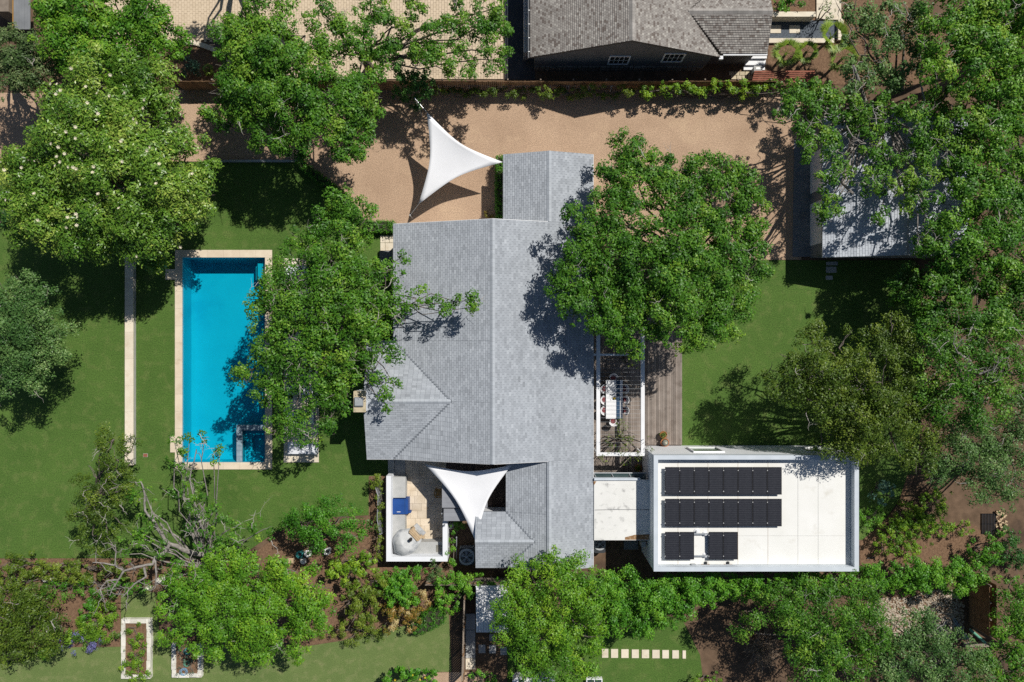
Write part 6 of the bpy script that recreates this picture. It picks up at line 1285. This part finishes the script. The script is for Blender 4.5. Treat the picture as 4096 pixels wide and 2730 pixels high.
# hedges and beds lower left
shrub('mixed_hedge', 'long dense yellow-green hedge across the lower left garden', [(20, 1300, 32), (60, 1300, 30), (110, 1305, 30), (160, 1310, 30), (210, 1312, 28), (255, 1315, 28), (300, 1315, 26), (340, 1310, 24), (15, 1330, 30), (60, 1340, 26)], 1.5, 'leaf_yew', cat='hedge', tint=.5, leaf=.14, dens=20)
shrub('clipped_hedge', 'darker clipped hedge row just below the yellow-green hedge', [(120, 1345, 22), (160, 1350, 22), (200, 1352, 22), (240, 1355, 22), (280, 1352, 22), (320, 1350, 20), (90, 1348, 20)], 1.1, 'leaf_hedge', cat='hedge', tint=.36, leaf=.11, dens=26)
tree('juniper_tree', 'dark shaggy evergreen mass at the bottom left edge', [(30, 1370, 46), (80, 1380, 46), (20, 1430, 50), (80, 1440, 56), (120, 1410, 36), (40, 1480, 44), (110, 1470, 36), (140, 1440, 26), (-10, 1400, 40)], 2.8, 'leaf_yew', trunk=(60, 1430), leaf=.14, per=100, tr=.2, twigs=12, tint=.36, dens=17)
shrub('flowering_shrub', 'leafy bush speckled with blue flowers beside the narrow raised bed', [(240, 1395, 28), (215, 1430, 34), (250, 1440, 32), (180, 1450, 30), (210, 1465, 26), (165, 1470, 18), (255, 1410, 20)], .8, 'leaf_lime', tint=.24, leaf=.12, dens=26)
SEED[0] += 1
shrub('blue_flowers', 'low drift of blue flowers at the front of the left border', [(170, 1460, 22), (200, 1478, 20), (230, 1474, 18), (150, 1480, 12)], .5, 'flower_blue', cat='flowers', tint=.62, leaf=.09, dens=22, tvar=.25)
shrub('dark_bush', 'single dark leafy bush poking onto the lower left lawn', [(200, 1410, 14, .3), (210, 1395, 16)], .8, 'leaf_hedge', tint=.3, leaf=.15)
shrub('fern_clump', 'star-shaped green clump on the lawn edge at lower left', [(105, 1488, 20), (115, 1500, 14)], .5, 'leaf_hedge', cat='plant', tint=.45, leaf=.16)
q = [P(-40, 2580), P(100, 2580), P(145, 2600), P(140, 2622), P(60, 2632), P(-40, 2622)]
box_foliage('clipped_hedge', 'neatly clipped low hedge at the very left of the bottom lawn', [(p.x, p.y) for p in q], 0, .9, 'leaf_yew', tint=.5)
shrub('bed_plants', 'mixed herbs filling the narrow white stone raised bed', [(308, 1445, 14), (315, 1470, 18), (300, 1480, 14), (325, 1490, 14), (310, 1510, 20), (325, 1520, 16), (300, 1530, 16), (318, 1548, 20), (300, 1555, 14)], .55, 'leaf_lime', cat='plants', tint=.3, leaf=.11, dens=24)
shrub('bed_plants', 'sparse seedlings in the shorter raised bed with the hoses', [(425, 1510, 12), (440, 1520, 10), (410, 1500, 10), (415, 1540, 8), (440, 1540, 8)], .42, 'leaf_agave', cat='plants', tint=.4, leaf=.09, dens=18, per=40)
# border between tree and courtyard
shrub('yellow_shrub', 'yellow-green shrub in the middle of the south border', [(790, 1290, 26), (830, 1300, 28), (800, 1330, 28), (770, 1310, 22), (840, 1270, 18), (860, 1290, 20)], 1.6, 'leaf_lime', tint=.42, leaf=.16, dens=19)
shrub('olive_shrub', 'olive green shrub with pale twigs in the south border', [(830, 1350, 34), (870, 1340, 26), (830, 1400, 36), (800, 1390, 24), (860, 1390, 28), (810, 1430, 28), (850, 1430, 24)], 1.6, 'leaf_yew', tint=.62, leaf=.15, dens=18)
shrub('leafy_shrub', 'fresh green shrub just south of the courtyard wall', [(900, 1330, 28), (930, 1340, 30), (910, 1370, 30), (940, 1370, 24), (890, 1350, 22), (960, 1320, 18)], 1.4, 'leaf_hedge', tint=.5, leaf=.16)
shrub('rusty_shrub', 'shrub with rust red new leaves and cream flowers in the south border', [(920, 1410, 26), (950, 1390, 24), (970, 1380, 20), (945, 1425, 22), (900, 1430, 20), (965, 1410, 18), (890, 1400, 18)], 1.1, 'leaf_rust', tint=.45, leaf=.13, tvar=.28)
shrub('border_flowers', 'low yellow-green flowering drift along the curved lawn edge', [(780, 1450, 18), (810, 1465, 18), (850, 1460, 18), (880, 1455, 16), (840, 1445, 18), (740, 1455, 12)], .5, 'leaf_yew', cat='flowers', tint=.62, leaf=.1)
q = [P(1648, 2488), P(1722, 2428), P(1778, 2422), P(1782, 2470), P(1720, 2505), P(1665, 2520)]
box_foliage('clipped_hedge', 'smooth clipped wedge of dark hedge at the corner of the south lawn', [(p.x, p.y) for p in q], 0, 1.0, 'leaf_hedge', tint=.35)
shrub('leafy_shrub', 'leafy green shrub between clipped wedge hedge and slat fence', [(1015, 1370, 20), (1030, 1390, 22), (1045, 1375, 14)], 1.0, 'leaf_hedge', tint=.55, leaf=.15)
shrub('cypress_shrub', 'small blue-green cypress just below the courtyard wall corner', [(1000, 1305, 16, .6), (995, 1322, 16), (1005, 1318, 14)], 1.1, 'leaf_dusty', tint=.4, leaf=.09, dens=30)
shrub('creeper', 'creeper sprawling over the short back fence', [(1030, 1330, 16), (1055, 1335, 22), (1075, 1345, 22), (1065, 1365, 18), (1100, 1335, 16), (1130, 1335, 14), (1010, 1335, 12)], 1.5, 'leaf_hedge', cat='creeper', tint=.62, leaf=.13, rzf=.5)
shrub('creeper', 'vine tangle climbing the mesh fence beside the courtyard', [(870, 1115, 10), (876, 1140, 11), (874, 1165, 11), (872, 1190, 11), (870, 1215, 11), (866, 1240, 12), (868, 1265, 12), (866, 1290, 12), (872, 1100, 10), (860, 1110, 10)], 1.1, 'leaf_yew', cat='creeper', tint=.62, leaf=.12, rzf=1.2)
shrub('creeper', 'small vine between courtyard wall and air conditioner', [(1035, 1215, 12), (1040, 1240, 12), (1038, 1265, 10), (1042, 1290, 9), (1055, 1205, 14)], .9, 'leaf_hedge', cat='creeper', tint=.6, leaf=.12)
shrub('sunflower_bush', 'dark leaved bush with yellow flowers at the bottom edge', [(910, 1555, 22), (940, 1545, 24), (970, 1552, 22), (995, 1560, 18)], .9, 'leaf_hedge', tint=.38, leaf=.2, dens=18)
sb = bpy.data.objects[-1] if False else [o for o in bpy.data.objects if o.name.startswith('sunflower_bush')][0]
yf = bpy.data.meshes.new('flower'); yf.from_pydata([(math.cos(a) * r_, math.sin(a) * r_, z_) for k in range(8) for a, r_, z_ in (((k * .785), .03, .02), ((k * .785 + .3), .12, .0))] + [(0, 0, .03)], [], [(2 * k, 2 * k + 1, (2 * k + 2) % 16, 16) for k in range(8)]); yf.materials.append(MATS['petal_yellow'])
for u, v in ((1632, 2697), (1650, 2702), (1610, 2715), (1700, 2712), (1680, 2720), (1580, 2722)): link('flower', yf, None, sb, loc=P(u, v, 1.45))
shrub('leafy_shrub', 'green shrub at the bottom edge by the slat fence end', [(1105, 1555, 20), (1130, 1558, 16), (1085, 1562, 12)], .8, 'leaf_hedge', tint=.45, leaf=.14)
shrub('leafy_shrub', 'low green bush at the bottom edge of the stepping stone lawn', [(1610, 1562, 20), (1640, 1560, 16)], .6, 'leaf_lime', tint=.3, leaf=.12)
# pergola vine and olive
shrub('pergola_vine', 'wispy olive-leaved vine growing through the south end of the pergola', [(1410, 1005, 22), (1440, 990, 24), (1430, 1020, 28), (1460, 1030, 28), (1400, 1030, 18), (1470, 1055, 22), (1440, 1055, 20), (1380, 1060, 14), (1490, 1020, 16), (1420, 970, 12), (1450, 1000, 18)], 2.9, 'leaf_yew', cat='vine', tint=.5, leaf=.15, dens=13, per=36, rzf=.5, aspect=.3)
shrub('pergola_vine', 'thin vine shoots hanging through the wires at the north of the pergola', [(1435, 800, 14), (1450, 820, 12), (1440, 835, 8), (1455, 845, 8)], 2.9, 'leaf_yew', cat='vine', tint=.6, leaf=.14, dens=9, per=26, rzf=.5, aspect=.3)
# fence creeper along the drive
cr_l = [(i * 1.0, 0, 0) for i in range(0)]
xs = list(range(985, 1240, 17)); shrub('fence_vine', 'dark creeper along the foot of the drive fence below the forecourt', [(x, 212 + R.uniform(-3, 3), R.uniform(8, 12)) for x in xs], .7, 'leaf_yew', cat='creeper', tint=.38, leaf=.12, dens=34, rzf=1.0, zvar=.5)
xs = list(range(1235, 1480, 16)); shrub('fence_vine', 'creeper with scattered lime shoots on the drive fence by the dark gable', [(x, 212 + R.uniform(-4, 4), R.uniform(9, 14), R.uniform(-.2, .4), R.uniform(-.1, .2)) for x in xs], .9, 'leaf_yew', cat='creeper', tint=.45, leaf=.13, dens=32, rzf=1.0, zvar=.5)
xs = list(range(1478, 1800, 15)); shrub('fence_vine', 'bright lime creeper spilling over the east end of the drive fence', [(x, 206 + R.uniform(-6, 6), R.uniform(12, 17), R.uniform(-.3, .5), R.uniform(-.15, .25)) for x in xs], 1.2, 'leaf_lime', cat='creeper', tint=.32, leaf=.15, dens=26, rzf=.9, zvar=.5)
# hedges near the drive
q = [P(*a) for a in ((1185, 655), (1205, 645), (1300, 712), (1400, 795), (1462, 880), (1440, 892), (1380, 818), (1285, 740))]
box_foliage('curved_hedge', 'low curved hedge between the gravel drive and the pool lawn', [(p.x, p.y) for p in q], 0, .7, 'leaf_hedge', tint=.36)
q = [P(*a) for a in ((1462, 892), (1578, 892), (1590, 930), (1470, 932))]
box_foliage('clipped_hedge', 'clipped box hedge against the north-west house corner', [(p.x, p.y) for p in q], 0, .75, 'leaf_hedge', tint=.42)
q = [P(*a) for a in ((1988, 640), (2040, 640), (2040, 880), (1988, 880))]
box_foliage('clipped_hedge', 'narrow clipped hedge along the north wing beside the sail', [(p.x, p.y) for p in q], 0, 1.3, 'leaf_hedge', tint=.42)
shrub('planter_shrub', 'small orange-tinged shrub in the shaded corner of the north wing', [(1120, 494, 8), (1130, 500, 7)], .5, 'leaf_rust', tint=.35, leaf=.1)
shrub('spiky_plant', 'small spiky plant at the east wall of the north wing', [(1370, 430, 10), (1378, 445, 8)], .5, 'leaf_hedge', tint=.5, leaf=.16, aspect=.2)
shrub('grey_shrub', 'dusky grey shrub in the mulch bed at the forecourt', [(435, 148, 18), (450, 160, 14), (428, 162, 12)], .7, 'leaf_agave', tint=.3, leaf=.12)
shrub('left_edge_shrub', 'dark shrub at the left edge below the magnolia', [(5, 480, 18), (0, 505, 16), (10, 500, 10)], .8, 'leaf_dark', tint=.4)
shrub('planter_shrub', 'green shrub filling the cream planter at the top edge', [(1800, 8, 20), (1830, 10, 18), (1785, 14, 14)], .9, 'leaf_hedge', tint=.45, leaf=.14)
shrub('flowering_shrub', 'pale-flowered branch hanging over the cream landing', [(1890, 14, 16), (1910, 20, 16), (1905, 40, 10)], 1.6, 'leaf_dusty', tint=.75, leaf=.12, dens=14, per=50)
shrub('soft_shrub', 'bright feathery green tuft under the pale-leaved oak', [(2030, 58, 14), (2025, 70, 12)], .8, 'leaf_lime', tint=.35, leaf=.09, dens=30)
shrub('blue_shrub', 'blue-grey shrub in the shade behind the red trellis', [(2105, 145, 16), (2095, 160, 12)], .9, 'leaf_agave', tint=.2, leaf=.1)
def palm(label, u, v, h, n, L, seed):
    c = P(u, v, h); t = thing('fan_palm', label, 'palm', (c.x, c.y, 0), 'fan palms by the dark gravel'); rr = random.Random(seed)
    MB().tube([(c.x, c.y, -.05), (c.x + .05, c.y, h * .5), (c.x, c.y, h)], [.12, .1, .09], 8).build('trunk', 'bark', t)
    for k in range(n):
        a = 6.2832 * k / n + rr.uniform(-.25, .25); el = rr.uniform(.1, .8); s = Vector((c.x, c.y, h)); d = Vector((math.cos(a) * math.cos(el), math.sin(a) * math.cos(el), math.sin(el))); e = s + d * L * .55
        m = MB(); m.tube([s, s.lerp(e, .5) + Vector((0, 0, .05)), e], [.018, .014, .01], 5)
        side = d.cross(Vector((0, 0, 1))).normalized(); q = 17
        for j in range(q):
            b = -1.25 + 2.5 * j / (q - 1); tip = e + (d * math.cos(b) + side * math.sin(b)) * L * .62 * rr.uniform(.85, 1.05) - Vector((0, 0, .12 * rr.random() + .1)); mid = e.lerp(tip, .55); w = side * math.cos(b) * .035 - d * math.sin(b) * .035
            m.add([e, mid + w, tip, mid - w], [(0, 1, 2, 3)], rr.uniform(.3, .75))
        m.build('frond', 'leaf_palm', t)
palm('fan palm nearest the brown roof with drooping yellow fronds', 3145, 215, 1.6, 10, 1.1, 1)
palm('tall fan palm at the corner of the dark gravel and side wall', 3325, 150, 2.2, 11, 1.25, 2)
palm('lower fan palm between the tall palm and the red trellis', 3370, 235, 1.6, 10, 1.15, 3)
palm('small fan palm behind the red trellis', 3225, 210, 1.3, 9, .9, 4)
palm('tiny fern palm in the mulch bed at the forecourt', 832, 280, .35, 9, .45, 5)
# bare brown bush near the bottom right lawn
t = thing('dead_bush', 'leafless brown twiggy bush beside the south lawn', 'bush', P(3040, 2580, 0)); rr = random.Random(6); m = MB(); c = P(3040, 2580, 0); c = Vector((c.x, c.y, 0))
for i in range(170):
    a = rr.uniform(0, 6.28); el = rr.uniform(.25, 1.4); L = rr.uniform(1.1, 2.3); e = c + Vector((math.cos(a) * math.cos(el), math.sin(a) * math.cos(el), math.sin(el))) * L; w = wig(c + Vector((rr.uniform(-.15, .15), rr.uniform(-.15, .15), .05)), e, 4, .05, rr); m.tube(w, [.026, .022, .017, .012, .006], 4, False)
    for _ in range(3): f = w[rr.choice((2, 3))]; m.tube([f, f + Vector((rr.uniform(-.45, .45), rr.uniform(-.45, .45), rr.uniform(0, .4)))], [.011, .005], 3, False)
m.build('branches', 'dead_twig', t, kind='stuff'); MB().tube([c - Vector((0, 0, .1)), c + Vector((0, 0, .3))], [.14, .1], 8).build('stump', 'bark', t)
